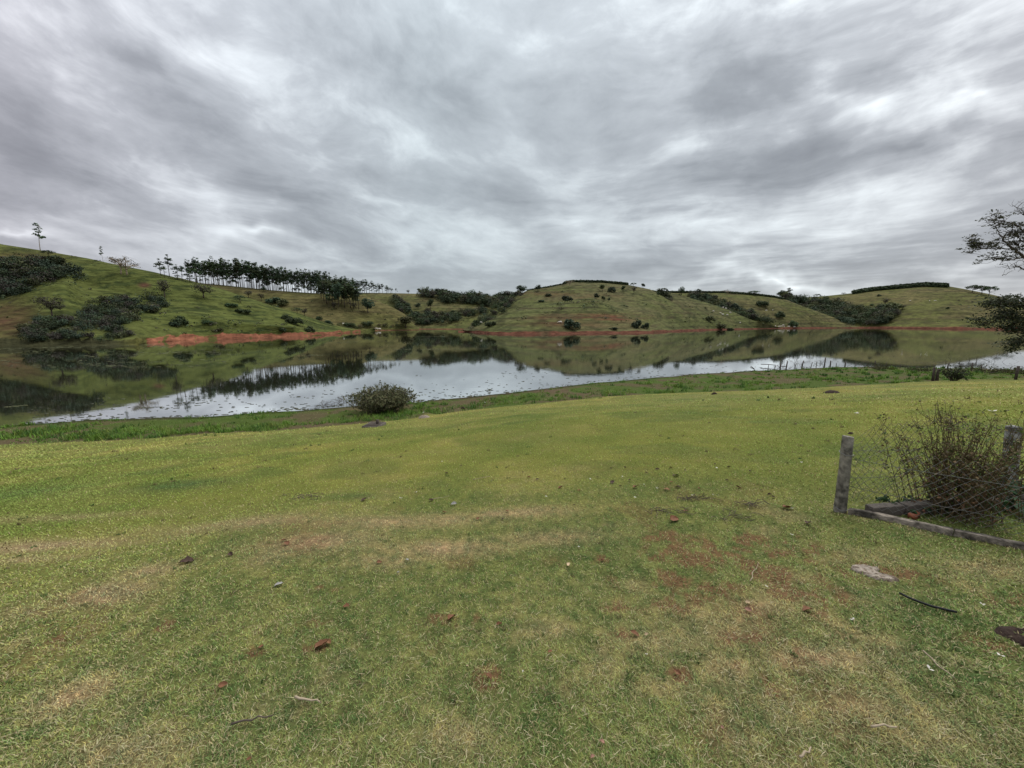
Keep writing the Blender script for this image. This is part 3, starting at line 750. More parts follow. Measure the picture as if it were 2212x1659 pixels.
# second and third rows stand behind the crest: the land there is nearly level
px = 425.0
while px < 790:
    b = on(B_, px, float(np.interp(px, [380, 433, 473, 588, 673, 728, 778], [596, 609, 613, 625, 631, 632, 633])))
    if b is not None and px < 780:
        k = random.uniform(8, 26); u = b[:2] / np.linalg.norm(b[:2])
        p = np.array([b[0] + u[0] * k, b[1] + u[1] * k, b[2] - k * .06])
        tree('gum', B_, px, 0, gum_h(px) * random.uniform(.82, 1.05) + 3, GLF(px, 1), 'eucalyptus_tree', 'tree', GG, random.uniform(1.1, 1.6), pos=p)
    px += random.uniform(4.5, 8.0)
# clump spilling down the near slope
for j, (px, py, h) in enumerate([(694, 645, 40), (700, 651, 42), (706, 656, 46), (712, 648, 44), (718, 660, 50), (724, 652, 44), (731, 662, 52), (738, 655, 48), (744, 664, 50), (750, 658, 46),
                      (757, 666, 50), (763, 660, 44), (769, 664, 42), (775, 668, 40), (746, 648, 42), (726, 644, 38), (762, 650, 36), (711, 666, 34)]):
    tree('gum' if j % 3 else 'round', B_, px, py, h, 'eucalyptus tree in the dense clump spilling down the slope below the stand', 'eucalyptus_tree', 'tree', 'eucalyptus clump on the near slope', random.uniform(.55, .7) if j % 3 == 0 else random.uniform(1.7, 2.3))

for px, py, h, lab, w in ((333 + 15, 596, 33, 'leftmost tall ragged eucalyptus breaking the skyline left of the stand', 2.0),
                      (366, 598, 43, 'tallest ragged eucalyptus just left of the stand, leaning crown', 1.9),
                      (356, 600, 26, 'shorter ragged eucalyptus between the two tall ones left of the stand', 2.3),
                      (384, 604, 30, 'first eucalyptus of the dense row right of the two tall ragged ones', 2.2),
                      (394, 606, 28, 'second eucalyptus of the dense row, behind the green slope', 2.2),
                      (410, 610, 31, 'third bushy eucalyptus of the dense row behind the green slope', 2.2),
                      (424, 612, 34, 'fourth bushy eucalyptus of the row, rounder than its neighbours', 2.1)):
    tree('gum', A_, px, py, h, lab, 'eucalyptus_tree', wide=w)

# --- single trees, each with its own description
random.seed(23)
T_ = [  # kind, layer, px, base py, height px, wide, name, label
 ('spindly', A_, 87, 541, 51, 1.25, 'tree', 'tall lone tree with a tufted crown on the left skyline'),
 ('umbrella', A_, 107, 556, 15, 1.1, 'tree', 'dark little flat-topped tree just under the left skyline'),
 ('spindly', A_, 223, 566, 30, .9, 'tree', 'faint thin pole-like tree on the skyline between the lone tree and the bare tree'),
 ('bare', A_, 262, 592, 38, 1.25, 'tree', 'left bare-branched tree of the leafless pair on the left hill'),
 ('bare', A_, 274, 594, 39, 1.15, 'tree', 'right bare-branched tree of the leafless pair on the left hill'),
 ('haze_bare', A_, 356, 642, 38, 1.0, 'tree', 'grey-brown round tree with a visible trunk in the middle of the left hill'),
 ('haze_bare', A_, 440, 643, 31, 1.55, 'tree', 'wide grey-brown spreading tree near the top of the green slope'),
 ('umbrella', A_, 519, 653, 15, 1.3, 'tree', 'dark flat-crowned tree half way down the green slope'),
 ('haze_bare', A_, 113, 683, 44, 1.3, 'tree', 'dim grey tree with a broad crown above the lakeside thicket'),
 ('haze_bare', B_, 537, 643, 17, 1.3, 'tree', 'grey leafless small tree on the line of the green slope'),
 ('haze_bare', B_, 565, 650, 17, 1.0, 'tree', 'thin grey tree next to the brown scrub'),
 ('umbrella', A_, 642, 671, 12, 1.3, 'tree', 'small dark flat tree at the lower slope above the red bank'),
 ('haze_bare', A_, 658, 682, 17, 1.2, 'tree', 'grey bare tree beside the small dark flat tree'),
 ('round', B_, 795, 676, 33, 1.0, 'tree', 'dark rounded tree alone on the slope below the eucalyptus stand'),
 ('round', B_, 877, 708, 26, 1.6, 'tree', 'broad dark tree at the water where the middle hills meet'),
 ('haze_bare', B_, 722, 668, 16, 1.2, 'tree', 'grey leafless tree under the eucalyptus clump'),
 ('haze_bare', B_, 765, 668, 15, 1.2, 'tree', 'pale bare tree at the foot of the eucalyptus clump'),
 ('gum', C_, 835, 634, 16, 2.0, 'tree', 'small tufted tree on the skyline right of the stand'),
 ('gum', C_, 855, 634, 10, 2.2, 'tree', 'tiny tufted tree alone on the flat skyline'),
 ('haze_bare', C_, 882, 634, 8, 1.4, 'tree', 'very small pale round tree on the flat skyline'),
 ('round', C_, 930, 667, 22, .9, 'tree', 'dark pointed tree in the gully of the far pasture'),
 ('round', C_, 903, 668, 14, 1.1, 'tree', 'dark tree on the upper gully of the far pasture'),
 ('round', D2, 1126, 634, 19, 1.5, 'tree', 'large dark dome-shaped tree where the woods meet the middle hill'),
 ('round', D2, 1162, 629, 14, 1.3, 'tree', 'small dark tree on the skyline left of the middle summit'),
 ('bare', D2, 1231, 620, 17, 1.1, 'tree', 'pale bare umbrella tree on the middle summit'),
 ('round', D2, 1085, 668, 16, 1.1, 'tree', 'lone dark tree low on the left flank of the middle hill'),
 ('bush', D2, 1225, 653, 15, 1.25, 'tree', 'big round dark tree alone on the front of the middle hill'),
 ('bush', D1, 1236, 709, 22, 1.2, 'tree', 'dark bushy tree above the red bank at the foot of the foreland'),
 ('round', D2, 1301, 629, 15, 1.1, 'tree', 'left tree of the dark group under the coffee rows'),
 ('bush', D2, 1322, 631, 13, 1.0, 'tree', 'widest tree of the dark group under the coffee rows'),
 ('round', D2, 1346, 629, 12, 1.1, 'tree', 'right tree of the dark group under the coffee rows'),
 ('haze_bare', D2, 1369, 634, 16, 1.0, 'tree', 'pale bare tree beside the dark group under the coffee rows'),
 ('round', D2, 1289, 647, 14, 1.1, 'tree', 'dark tree at the shoulder of the middle hill'),
 ('round', D2, 1303, 650, 11, 1.1, 'tree', 'small tree right of the shoulder tree'),
 ('round', D2, 1315, 652, 10, .9, 'tree', 'smallest tree at the shoulder of the middle hill'),
 ('umbrella', D2, 1368, 618, 7, 1.3, 'tree', 'tiny flat tree on the skyline at the end of the coffee rows'),
 ('round', D2, 1389, 621, 10, 1.1, 'tree', 'tiny round tree on the skyline right of the coffee rows'),
 ('round_big', D3, 1471, 634, 19, .95, 'tree', 'tall dark round tree standing out on the skyline right of the middle hill'),
 ('bush', D3, 1428, 642, 18, 1.3, 'tree', 'dark spreading thicket tree on the hollow between the hills'),
 ('round', E_, 1508, 640, 16, 1.2, 'tree', 'dark tree in front of the coffee hedge on the farther slope'),
 ('bare', E_, 1570, 636, 11, 1.4, 'tree', 'small pale flat tree in the middle of the coffee hedge'),
 ('umbrella', E_, 1629, 638, 10, 1.8, 'tree', 'dark low spreading tree near the end of the coffee hedge'),
 ('round', F_, 1688, 646, 18, 1.5, 'tree', 'dark tree at the saddle, the lower one of a pair'),
 ('gum', F_, 1703, 645, 21, 2.6, 'tree', 'taller ragged tree of the pair at the saddle'),
 ('umbrella', F_, 1764, 642, 7, 1.4, 'tree', 'tiny flat tree on the long skyline right of the saddle'),
 ('umbrella', F_, 1822, 637, 5, 1.3, 'tree', 'tiniest flat tree on the skyline before the coffee field'),
 ('bush', E_, 1646, 661, 14, 1.2, 'tree', 'grey-green bushy tree high on the farther slope'),
 ('bush', E_, 1683, 685, 12, 1.1, 'tree', 'round dark bush tree half way down the farther slope'),
 ('bush', E_, 1713, 705, 12, 1.1, 'tree', 'dark bush at the red bank of the farther slope'),
 ('bush', D3, 1557, 712, 14, 1.2, 'tree', 'brown-green bush at the water under the grazing cattle'),
 ('bush', D3, 1533, 694, 12, 1.3, 'tree', 'dark bush on the cattle terraces'),
 ('bush', F_, 1925, 672, 18, 1.5, 'tree', 'biggest dark tree at the top end of the right-hand wood'),
 ('haze_bare', F_, 1912, 658, 14, 1.6, 'tree', 'greyish tree above the right-hand wood'),
 ('haze_bare', F_, 1950, 668, 10, 1.6, 'tree', 'faint grey tree right of the right-hand wood'),
 ('bush', F_, 1899, 640, 5, 1.0, 'bush', 'tiny dark bush high on the right-hand hill'),
 ('bush', F_, 1883, 660, 4, 1.2, 'bush', 'tiny dark bush in the middle of the right-hand hill'),
 ('bush', F_, 2048, 667, 4, 1.2, 'bush', 'tiny dark bush alone on the bare right-hand slope'),
 ('umbrella', F_, 2100, 632, 16, 1.3, 'tree', 'left airy flat-topped tree of the group on the right skyline'),
 ('umbrella', F_, 2121, 636, 19, 1.0, 'tree', 'middle flat-topped tree of the group on the right skyline'),
 ('umbrella', F_, 2136, 639, 21, 1.0, 'tree', 'right and highest flat-topped tree of the group on the right skyline'),
 ('umbrella', F_, 2176, 648, 11, 1.0, 'tree', 'small flat-topped tree alone on the falling right skyline'),
 ('umbrella', F_, 2198, 655, 12, 1.7, 'tree', 'dark low tree at the right end of the skyline'),
 ('round', D2, 1452 - 30, 640, 10, 1.0, 'tree', 'small tree at the edge of the hollow beside the middle hill'),
 ('round', B_, 510 + 60, 629, 9, 1.5, 'tree', 'small dark tree at the foot of the eucalyptus trunks'),
 ('haze_bare', C_, 908, 634, 9, 1.4, 'tree', 'leftmost small pale tree before the wooded crest'),
 ('round', C_, 906, 633, 12, 1.0, 'tree', 'first dark tree of the wooded crest'),
]
for kind, lay, px, py, h, w, nm, lab in T_:
    tree(kind, lay, px, py, h, lab, nm, 'tree' if nm == 'tree' else 'bush', None, w)
SH = [  # bushes on the slopes
 (A_, 525, 676, 11, 1.9, 'low dark shrub below the flat-crowned tree'), (A_, 500, 662, 9, 1.9, 'light green shrub under the flat-crowned tree'),
 (A_, 388, 700, 17, 1.1, 'upright dark bush on the slope above the red bank'), (A_, 378, 704, 10, 1.5, 'low bush left of the upright one above the red bank'),
 (A_, 447, 700, 9, 1.6, 'rounded bush right of the upright one above the red bank'), (A_, 475, 716, 8, 1.4, 'small bush at the top edge of the red bank'),
 (A_, 620, 690, 10, 1.7, 'dark spreading shrub beside the grey bare tree'), (A_, 636, 700, 18, 1.35, 'densest dark shrub over the red bank'),
 (A_, 668, 717, 12, 1.2, 'dark shrub hanging over the right end of the red bank'), (A_, 610, 716, 10, 1.1, 'shrub on the lip of the red bank'),
 (B_, 590, 655, 14, 1.6, 'brown scrub in the fold behind the green slope, left half'), (B_, 612, 660, 14, 1.3, 'brown scrub in the fold behind the green slope, right half'),
 (B_, 706, 700, 9, 1.5, 'small bush on the shoulder near the narrow end of the green slope'), (B_, 755, 704, 9, 1.7, 'bush on the flat by the lake head'),
 (B_, 795, 703, 11, 1.7, 'pale bush on the flat by the lake head'), (B_, 690, 690, 7, 1.5, 'tiny bush on the olive slope'),
 (D1, 1060, 705, 14, 1.3, 'dark bush at the left foot of the foreland'), (D1, 1030, 693, 12, 1.3, 'bush on the left edge of the foreland'),
 (D1, 1375, 708, 18, .9, 'dark scrub on the right edge of the foreland, upper clump'), (D1, 1393, 710, 14, .9, 'dark scrub on the right edge of the foreland, lower clump'),
 (D1, 1325, 712, 6, 2.2, 'low scrub at the foot of the foreland terraces'), (D3, 1575, 713, 6, 2.2, 'low shrub line at the end of the cattle spur'),
 (D2, 1184, 640, 6, 2.0, 'low scrub on the grey patch of the middle hill'), (D2, 1170, 652, 5, 2.2, 'second low scrub on the grey patch of the middle hill'),
]
for lay, px, py, h, w, lab in SH:
    tree('bush', lay, px, py, h, lab, 'bush', 'bush', None, w)

# --- woods that read as one mass
def wood(name, label, layer, poly, n, hpx=(12, 20), kinds=('round', 'bush'), seed=5, tint=None, w=1.15, sink=.08):
    rng = np.random.RandomState(seed); poly = np.array(poly, float); mb = MB()
    x0, y0 = poly.min(0); x1, y1 = poly.max(0); got = 0; tries = 0
    def inside(x, y):
        c = False; j = len(poly) - 1
        for i in range(len(poly)):
            if (poly[i][1] > y) != (poly[j][1] > y) and x < (poly[j][0] - poly[i][0]) * (y - poly[i][1]) / (poly[j][1] - poly[i][1]) + poly[i][0]: c = not c
            j = i
        return c
    n = int(n * 1.5)
    while got < n and tries < n * 30:
        tries += 1; px = rng.uniform(x0, x1); py = rng.uniform(y0, y1)
        if not inside(px, py): continue
        p = on(layer, px, py, 1)
        if p is None: continue
        H = rng.uniform(*hpx) * 1.15 * p[1] / FL; k = kinds[rng.randint(len(kinds))]
        t, c, P, d = KIT[k][rng.randint(len(KIT[k]))]
        sel = rng.rand(len(P)) < min(1, 380 / len(P)); Q = P[sel]; dd = d[sel]
        a = rng.uniform(0, 6.28); ca, sa = math.cos(a), math.sin(a)
        Rm = np.array([[ca, -sa, 0], [sa, ca, 0], [0, 0, 1]])
        s = np.array([H * w, H * w, H])
        Q = (Q @ Rm.T) * s + p - [0, 0, H * sink]; dd = dd @ Rm.T
        base = (DG, BG, OL * .9, DG * .75, GB * .8)[rng.randint(5)] * rng.uniform(.6, 1.45)
        if tint is not None: base = base * tint
        mb.add(*cards(Q, .055 * H, rng, base, dd)); got += 1
    if mb.n:
        tag(mb.build(name, M['leaf_plain']), label, 'wood', None, 'stuff')
DK = np.array([.85, .85, .95])
wood('woodland', 'dark wood filling the hollow on the left hill', A_, [(-60, 572), (0, 560), (80, 562), (130, 572), (160, 585), (166, 594), (140, 604), (108, 619), (60, 633), (0, 648), (-60, 660)], 80, (20, 30), ('round_big', 'bush'), 51, DK, 1.15, .3)
wood('woodland', 'dark lakeside thicket at the foot of the left hill', A_, [(40, 726), (70, 700), (105, 690), (170, 700), (190, 690), (250, 700), (290, 722), (270, 734), (150, 738), (60, 738)], 60, (15, 24), ('bush', 'round_big'), 52, DK, 1.3, .25)
wood('woodland', 'dark scrub wood climbing the middle of the left hill', A_, [(175, 695), (190, 660), (215, 652), (262, 645), (330, 640), (362, 660), (340, 684), (300, 682), (290, 700), (250, 705)], 50, (15, 22), ('bush', 'round_big', 'haze_bare'), 53, DK, 1.3, .25)
wood('woodland', 'wood along the crest of the far pasture', C_, [(903, 637), (940, 640), (1000, 646), (1060, 648), (1130, 640), (1120, 660), (1070, 668), (1030, 660), (1000, 655), (960, 655), (930, 645)], 95, (13, 21), ('round', 'bush'), 54)
wood('woodland', 'wooded gully between the olive slope and the far pasture', C_, [(838, 648), (865, 650), (885, 668), (905, 680), (930, 672), (960, 690), (930, 702), (890, 700), (865, 680)], 60, (9, 15), ('round', 'bush'), 55)
wood('woodland', 'dark band of trees above the lake head', C_, [(900, 698), (940, 686), (1000, 676), (1040, 668), (1060, 672), (1010, 690), (960, 702), (910, 706)], 60, (9, 14), ('round', 'bush'), 56)
wood('woodland', 'scattered trees on the left flank of the middle hill', D2, [(1020, 702), (1050, 680), (1085, 655), (1120, 640), (1135, 636), (1100, 668), (1060, 695), (1030, 708)], 26, (9, 16), ('round', 'bush'), 57)
wood('woodland', 'wooded hollow behind the cattle spur', E_, [(1485, 640), (1520, 643), (1560, 655), (1600, 672), (1640, 690), (1670, 702), (1630, 700), (1560, 684), (1500, 660)], 75, (11, 17), ('round', 'bush'), 58)
wood('woodland', 'dense dark wood in the valley left of the right-hand hill', F_, [(1700, 648), (1760, 650), (1820, 662), (1880, 680), (1925, 684), (1925, 700), (1870, 706), (1800, 704), (1700, 680), (1690, 655)], 120, (13, 20), ('round', 'bush'), 59)
wood('woodland', 'arm of the right-hand wood reaching up the slope', F_, [(1895, 690), (1900, 670), (1935, 664), (1945, 676), (1920, 700)], 16, (12, 18), ('bush', 'round'), 60)
wood('woodland', 'low wood in the hollow above the cattle spur', D3, [(1395, 634), (1430, 634), (1450, 648), (1440, 652), (1405, 640)], 9, (8, 12), ('bush',), 61)
wood('scrub', 'low scrub fringe at the far lake head', B_, [(690, 700), (760, 702), (860, 704), (890, 710), (760, 712), (700, 706)], 26, (4, 8), ('bush',), 62, np.array([1.5, 1.3, 1.1]))
# rank grass clumps and seedling scrub too many to count
def scrub():
    rng = np.random.RandomState(44); mb = MB()
    for V, sd in LAYV:
        n = 480 if sd == 3 else 80
        V = V[V[:, 2] > 2.5]; w = fbm(V[:, 0] * .02, V[:, 1] * .02, 3, sd + 31) ** 5 / V[:, 1]; w /= w.sum()
        for p in V[rng.choice(len(V), n, p=w)]:
            H = rng.uniform(.35, 1.0) * (1 if sd == 3 else 1.8); k = 12; d = rng.normal(size=(k, 3)); d /= np.linalg.norm(d, axis=1)[:, None]
            c = (OL * 1.1, DG * 1.1, GB * .9, np.array([.075, .09, .03]))[rng.randint(4)]
            mb.add(*cards(p + rng.normal(size=3) * [1.5, 1.5, 0] + d * [H * 1.1, H * 1.1, H * .45], H * .42, rng, c, d))
    tag(mb.build('pasture_scrub', M['leaf_plain']), 'rank grass clumps and seedling scrub dotted over the pastures', 'scrub', None, 'stuff')
scrub()
# coffee rows: dark clipped strips along the brows
def coffee(label, layer, pts, seed, hpx=4.0, rows=2):
    rng = np.random.RandomState(seed); mb = MB(); pts = np.array(pts, float)
    for r_ in range(rows):
        for px in np.arange(pts[0, 0], pts[-1, 0], 1.1):
            py = np.interp(px, pts[:, 0], pts[:, 1]); p = on(layer, px, py - 3 + r_ * 3.0)
            if p is None: continue
            H = hpx * p[1] / FL * rng.uniform(.85, 1.1)
            n = 26; d = rng.normal(size=(n, 3)); d /= np.linalg.norm(d, axis=1)[:, None]
            Q = p + d * np.array([.55, .55, .5]) * H + [0, 0, H * .42]
            mb.add(*cards(Q, H * .3, rng, DG * .8, d))
    tag(mb.build('coffee_rows', M['leaf_plain']), label, 'crop', None, 'stuff')
coffee('dark rows of coffee over the brow of the middle hill', D2, [(1219, 613), (1239, 609.5), (1301, 610.5), (1356, 615.5)], 3, 5.0, 2)
coffee('thin dark line of coffee down the left skyline of the middle hill', D2, [(1139, 627.5), (1189, 620), (1219, 613.5)], 4, 3.0, 1)
coffee('dark hedge of coffee along the farther skyline', E_, [(1440, 632.5), (1575, 633), (1625, 637), (1690, 645)], 5, 4.2, 2)
coffee('dark field of coffee capping the right-hand hill', F_, [(1845, 632), (1887, 625.5), (1960, 619), (1996, 616), (2045, 618)], 6, 6.5, 3)

# ------------------------------------------------------------------ cattle
def cow_mesh():
    m = MB()
    m.tube([[-1.05, 0, 1.05], [-.8, 0, 1.08], [-.2, 0, 1.0], [.4, 0, 1.03], [.75, 0, 1.12]], [.12, .34, .40, .38, .22], 8)
    m.tube([[.7, 0, 1.1], [1.05, 0, 1.0], [1.25, 0, .78]], [.22, .17, .13], 7)
    m.tube([[1.2, 0, .85], [1.38, 0, .62], [1.48, 0, .48]], [.15, .12, .08], 7)
    for x, y in ((-.8, .2), (-.8, -.2), (.55, .2), (.55, -.2)):
        m.tube([[x, y, .95], [x - .03, y, .5], [x, y, -.02]], [.14, .075, .06], 6)
    m.tube([[-1.08, 0, 1.1], [-1.2, 0, .8], [-1.2, 0, .4]], [.03, .02, .04], 4)
    for s in (-1, 1): m.tube([[1.15, .1 * s, .98], [1.12, .28 * s, .98]], [.05, .02], 4)
    return m.mesh('cow', True)
cm = cow_mesh(); cm.materials.append(M['cow'])
for lay, px, py, lab in ((D3, 1675, 706, 'shore'), (E_, 1683, 707, 'shore'), (E_, 1688, 706.5, 'shore'), (E_, 1692, 704, 'shore'), (E_, 1694, 707.5, 'shore'), (E_, 1704, 707, 'shore'), (E_, 1717, 704, 'shore'), (E_, 1716, 707.6, 'shore'),
                    (D3, 1541, 674, 'slope'), (D3, 1556, 678, 'slope'), (D3, 1561, 681, 'slope'), (D3, 1571, 682, 'slope'), (D3, 1577, 677, 'slope'), (D3, 1599, 699, 'slope'), (D3, 1568, 667, 'slope'), (D3, 1562, 666, 'slope'),
                    (D1, 1210, 699, 'fore'), (D1, 1039, 697, 'fore'), (D1, 1055, 705, 'fore'), (B_, 742, 702, 'head'), (B_, 813, 712.5, 'head'), (B_, 820, 713, 'head'),
                    (E_, 1655, 672, 'far'), (E_, 1669, 671, 'far'), (F_, 1966, 651, 'hill'), (F_, 2008, 651, 'hill'), (F_, 2020, 651, 'hill')):
    p = on(lay, px, py)
    if p is None: continue
    o = link('cow', cm, None, None, p); o.rotation_euler = (0, 0, random.uniform(0, 6.28)); o.scale = (1.15,) * 3
    t = {'shore': 'white cow standing by the far red shore right of the middle', 'slope': 'white cow grazing on the terraced spur right of the middle hill', 'fore': 'white cow on the foreland of the middle hill',
         'head': 'white cow at the head of the lake under the olive slope', 'far': 'white cow on the farther slope behind the spur', 'hill': 'tiny white cow on the bare right-hand hill'}[lab]
    tag(o, t, 'cow', {'shore': 'cattle by the far shore', 'slope': 'cattle on the terraced spur', 'fore': 'cattle on the foreland', 'head': 'cattle at the lake head', 'far': 'cattle on the farther slope', 'hill': 'cattle on the right-hand hill'}[lab])

# ------------------------------------------------------------------ turf blades
def blades(name, label, X, Y, Z, L_, Wd, col, lean, rng, kind='stuff'):
    n = len(X); yaw = rng.uniform(0, 6.283, n); cy, sy = np.cos(yaw), np.sin(yaw)
    root = np.stack([X, Y, Z - .004], -1); dirh = np.stack([cy, sy, 0 * cy], -1); side = np.stack([-sy, cy, 0 * cy], -1)
    up = np.array([0, 0, 1.0])
    a1 = lean; a2 = lean + rng.uniform(.15, .7, n)
    m = root + (dirh * np.sin(a1)[:, None] + up * np.cos(a1)[:, None]) * (L_ * .55)[:, None]
    t = m + (dirh * np.sin(a2)[:, None] + up * np.cos(a2)[:, None]) * (L_ * .5)[:, None]
    w = side * (Wd / 2)[:, None]
    V = np.stack([root - w, root + w, m + w * .8, m - w * .8, t], 1).reshape(-1, 3)
    k = np.arange(n)[:, None] * 5
    F = np.concatenate([k + [0, 1, 2], k + [0, 2, 3], k + [3, 2, 4]])
    o = link(name, mesh_np(name, V, F, np.repeat(col, 5, axis=0)), M['blade'])
    return tag(o, label, 'grass', None, kind)
def turf():
    rng = np.random.RandomState(99)
    N_ = 600000
    px = rng.uniform(-350, 2560, N_); py = 812 + (1740 - 812) * rng.uniform(0, 1, N_) ** .92
    P, f = cast_ground(px, py)
    x, y = P[:, 0], P[:, 1]; f &= (y > .2)
    x, y = x[f] + rng.normal(0, .01, f.sum()), y[f] + rng.normal(0, .01, f.sum())
    u, s, e0, w0 = edges(x, y); keep = (e0 - s > .05) & (np.hypot(x, y) < 62)
    c, soil = lawn_color(x, y)
    gap = sstep(.62, .40, fbm(x * 18 + 5, y * 18, 3, 59)); keep &= rng.rand(len(x)) > np.maximum(soil * .72, (1 - gap) * .7)
    x, y, c = x[keep], y[keep], c[keep]; d = np.hypot(x, y); z = ground_z(x, y)
    n = len(x)
    L_ = np.maximum(rng.uniform(.012, .032, n), d * .0045 * rng.uniform(.6, 1.3, n))
    L_ = np.minimum(L_, .10)
    Wd = np.maximum(rng.uniform(.0019, .0034, n), np.minimum(d * .0015, .03))
    lean = rng.uniform(.35, 1.35, n)
    r = rng.rand(n)[:, None]; near = sstep(9, 3, d)[:, None]
    v = 1 + rng.uniform(-.6, .5, (n, 1)) * (.17 + .83 * near)
    c = c * 1.12 * v
    hue = rng.uniform(-1, 1, (n, 1)) * near; c = c * (1 + hue * np.array([.16, 0, -.10]))
    dry = (r < .20 * near + .01)
    c = np.where(dry, np.array([.42, .36, .19]) * (.7 + .5 * rng.rand(n, 1)), c)
    brn = (r > 1 - .02 - .05 * near); c = np.where(brn, np.array([.15, .11, .055]) * (.7 + .6 * rng.rand(n, 1)), c)
    blades('turf_grass', 'short mown grass covering the whole lawn', x, y, z, L_, Wd, c, lean, rng)
    # long dry stalks lying about near the viewer
    k = 3500; px = rng.uniform(-50, 2260, k); py = rng.uniform(1180, 1700, k); P, f = cast_ground(px, py); x, y = P[:, 0], P[:, 1]
    blades('straw_litter', 'loose straw stalks lying in the near turf', x, y, ground_z(x, y) + .014, rng.uniform(.015, .045, k), rng.uniform(.0013, .0024, k), np.array([.48, .43, .27]) * rng.uniform(.6, 1.15, (k, 1)), rng.uniform(1.25, 1.5, k), rng)
turf()
def weeds_in_lawn():
    rng = np.random.RandomState(61); k = 420; px = rng.uniform(-50, 2300, k); py = 860 + 700 * rng.uniform(0, 1, k) ** 1.5; P, f = cast_ground(px, py); x, y = P[f, 0], P[f, 1]
    u, s_, e0, w0 = edges(x, y); q = (e0 - s_ > .3) & (fbm(x * .5, y * .5, 2, 8) > .45); x, y = x[q], y[q]; m = 16
    r = np.repeat(rng.uniform(.02, .07, len(x)) * (.6 + .05 * np.hypot(x, y)), m); a = rng.uniform(0, 6.28, len(r)); X = np.repeat(x, m) + np.cos(a) * r * rng.rand(len(r)); Y = np.repeat(y, m) + np.sin(a) * r * rng.rand(len(r))
    d = np.hypot(X, Y); kind = np.repeat(rng.rand(len(x)), m)[:, None]
    c = np.where(kind < .6, np.array([.075, .125, .035]), np.array([.15, .13, .06])) * rng.uniform(.6, 1.3, (len(X), 1))
    blades('lawn_weeds', 'little dark weeds and missed tufts standing above the mown grass', X, Y, ground_z(X, Y), np.maximum(.03, d * .006) * rng.uniform(.6, 1.2, len(X)), np.maximum(.004, d * .0011), c, rng.uniform(.1, 1.1, len(X)), rng)
weeds_in_lawn()
def shore_grass():
    rng = np.random.RandomState(5)
    k = 12000; px = rng.uniform(-350, 2560, k); py = rng.uniform(792, 975, k); P, f = cast_ground(px, py)
    x, y = P[:, 0], P[:, 1]; u, s, e0, w0 = edges(x, y)
    n1 = fbm(x * .38, y * .38, 3, 61); edge = np.exp(-((s - e0 - 1.8) / 2.0) ** 2)
    right = sstep(25, 45, x)
    dens = sstep(.33, .53, n1 * .72 + edge * .20 + right * .14)
    keep = f & (s > e0 + .1) & (s < w0 - .3) & (rng.rand(k) < dens * .85 + .16)
    x, y, n1, dens = x[keep], y[keep], n1[keep], dens[keep]
    m = 20; tx_ = np.repeat(x, m); ty_ = np.repeat(y, m); hh = np.repeat(rng.uniform(.12, .34, len(x)) * (.7 + .6 * dens), m); dd = np.hypot(tx_, ty_)
    ang = rng.uniform(0, 6.28, len(tx_)); r = np.sqrt(rng.uniform(0, 1, len(tx_))) * np.repeat(rng.uniform(.15, .42, len(x)), m)
    X = tx_ + np.cos(ang) * r; Y = ty_ + np.sin(ang) * r
    L_ = hh * rng.uniform(.6, 1.2, len(X)) * (1.15 - (r / .42) * .5)
    g = np.array([.120, .215, .034]); g2 = np.array([.055, .120, .026]); y2 = np.array([.15, .18, .04])
    t = np.repeat(rng.rand(len(x)), m)[:, None]
    c = g + (g2 - g) * sstep(.5, .9, t) + (y2 - g) * sstep(.35, .0, t) * .8
    c = c * (1 + rng.uniform(-.3, .3, (len(X), 1)))
    blades('shore_grass', 'lush green tufts of rough grass on the band between lawn and lake', X, Y, ground_z(X, Y), L_, np.maximum(.012, dd * .0011), c, rng.uniform(.1, .9, len(X)), rng)
    # thin brownish sward over the rest of the band
    k = 60000; px = rng.uniform(-350, 2560, k); py = rng.uniform(790, 990, k); P, f = cast_ground(px, py); x, y = P[:, 0], P[:, 1]; u, s, e0, w0 = edges(x, y)
    keep = f & (s > e0 - .05) & (s < w0 - .05); x, y = x[keep], y[keep]; c, _ = lawn_color(x, y)
    c = c * (1.0 + rng.uniform(-.35, .45, (len(x), 1)))
    blades('shore_sward', 'thin brownish sward along the water', x, y, ground_z(x, y), rng.uniform(.03, .09, len(x)), np.maximum(.008, np.hypot(x, y) * .0012), c, rng.uniform(.5, 1.3, len(x)), rng)
shore_grass()

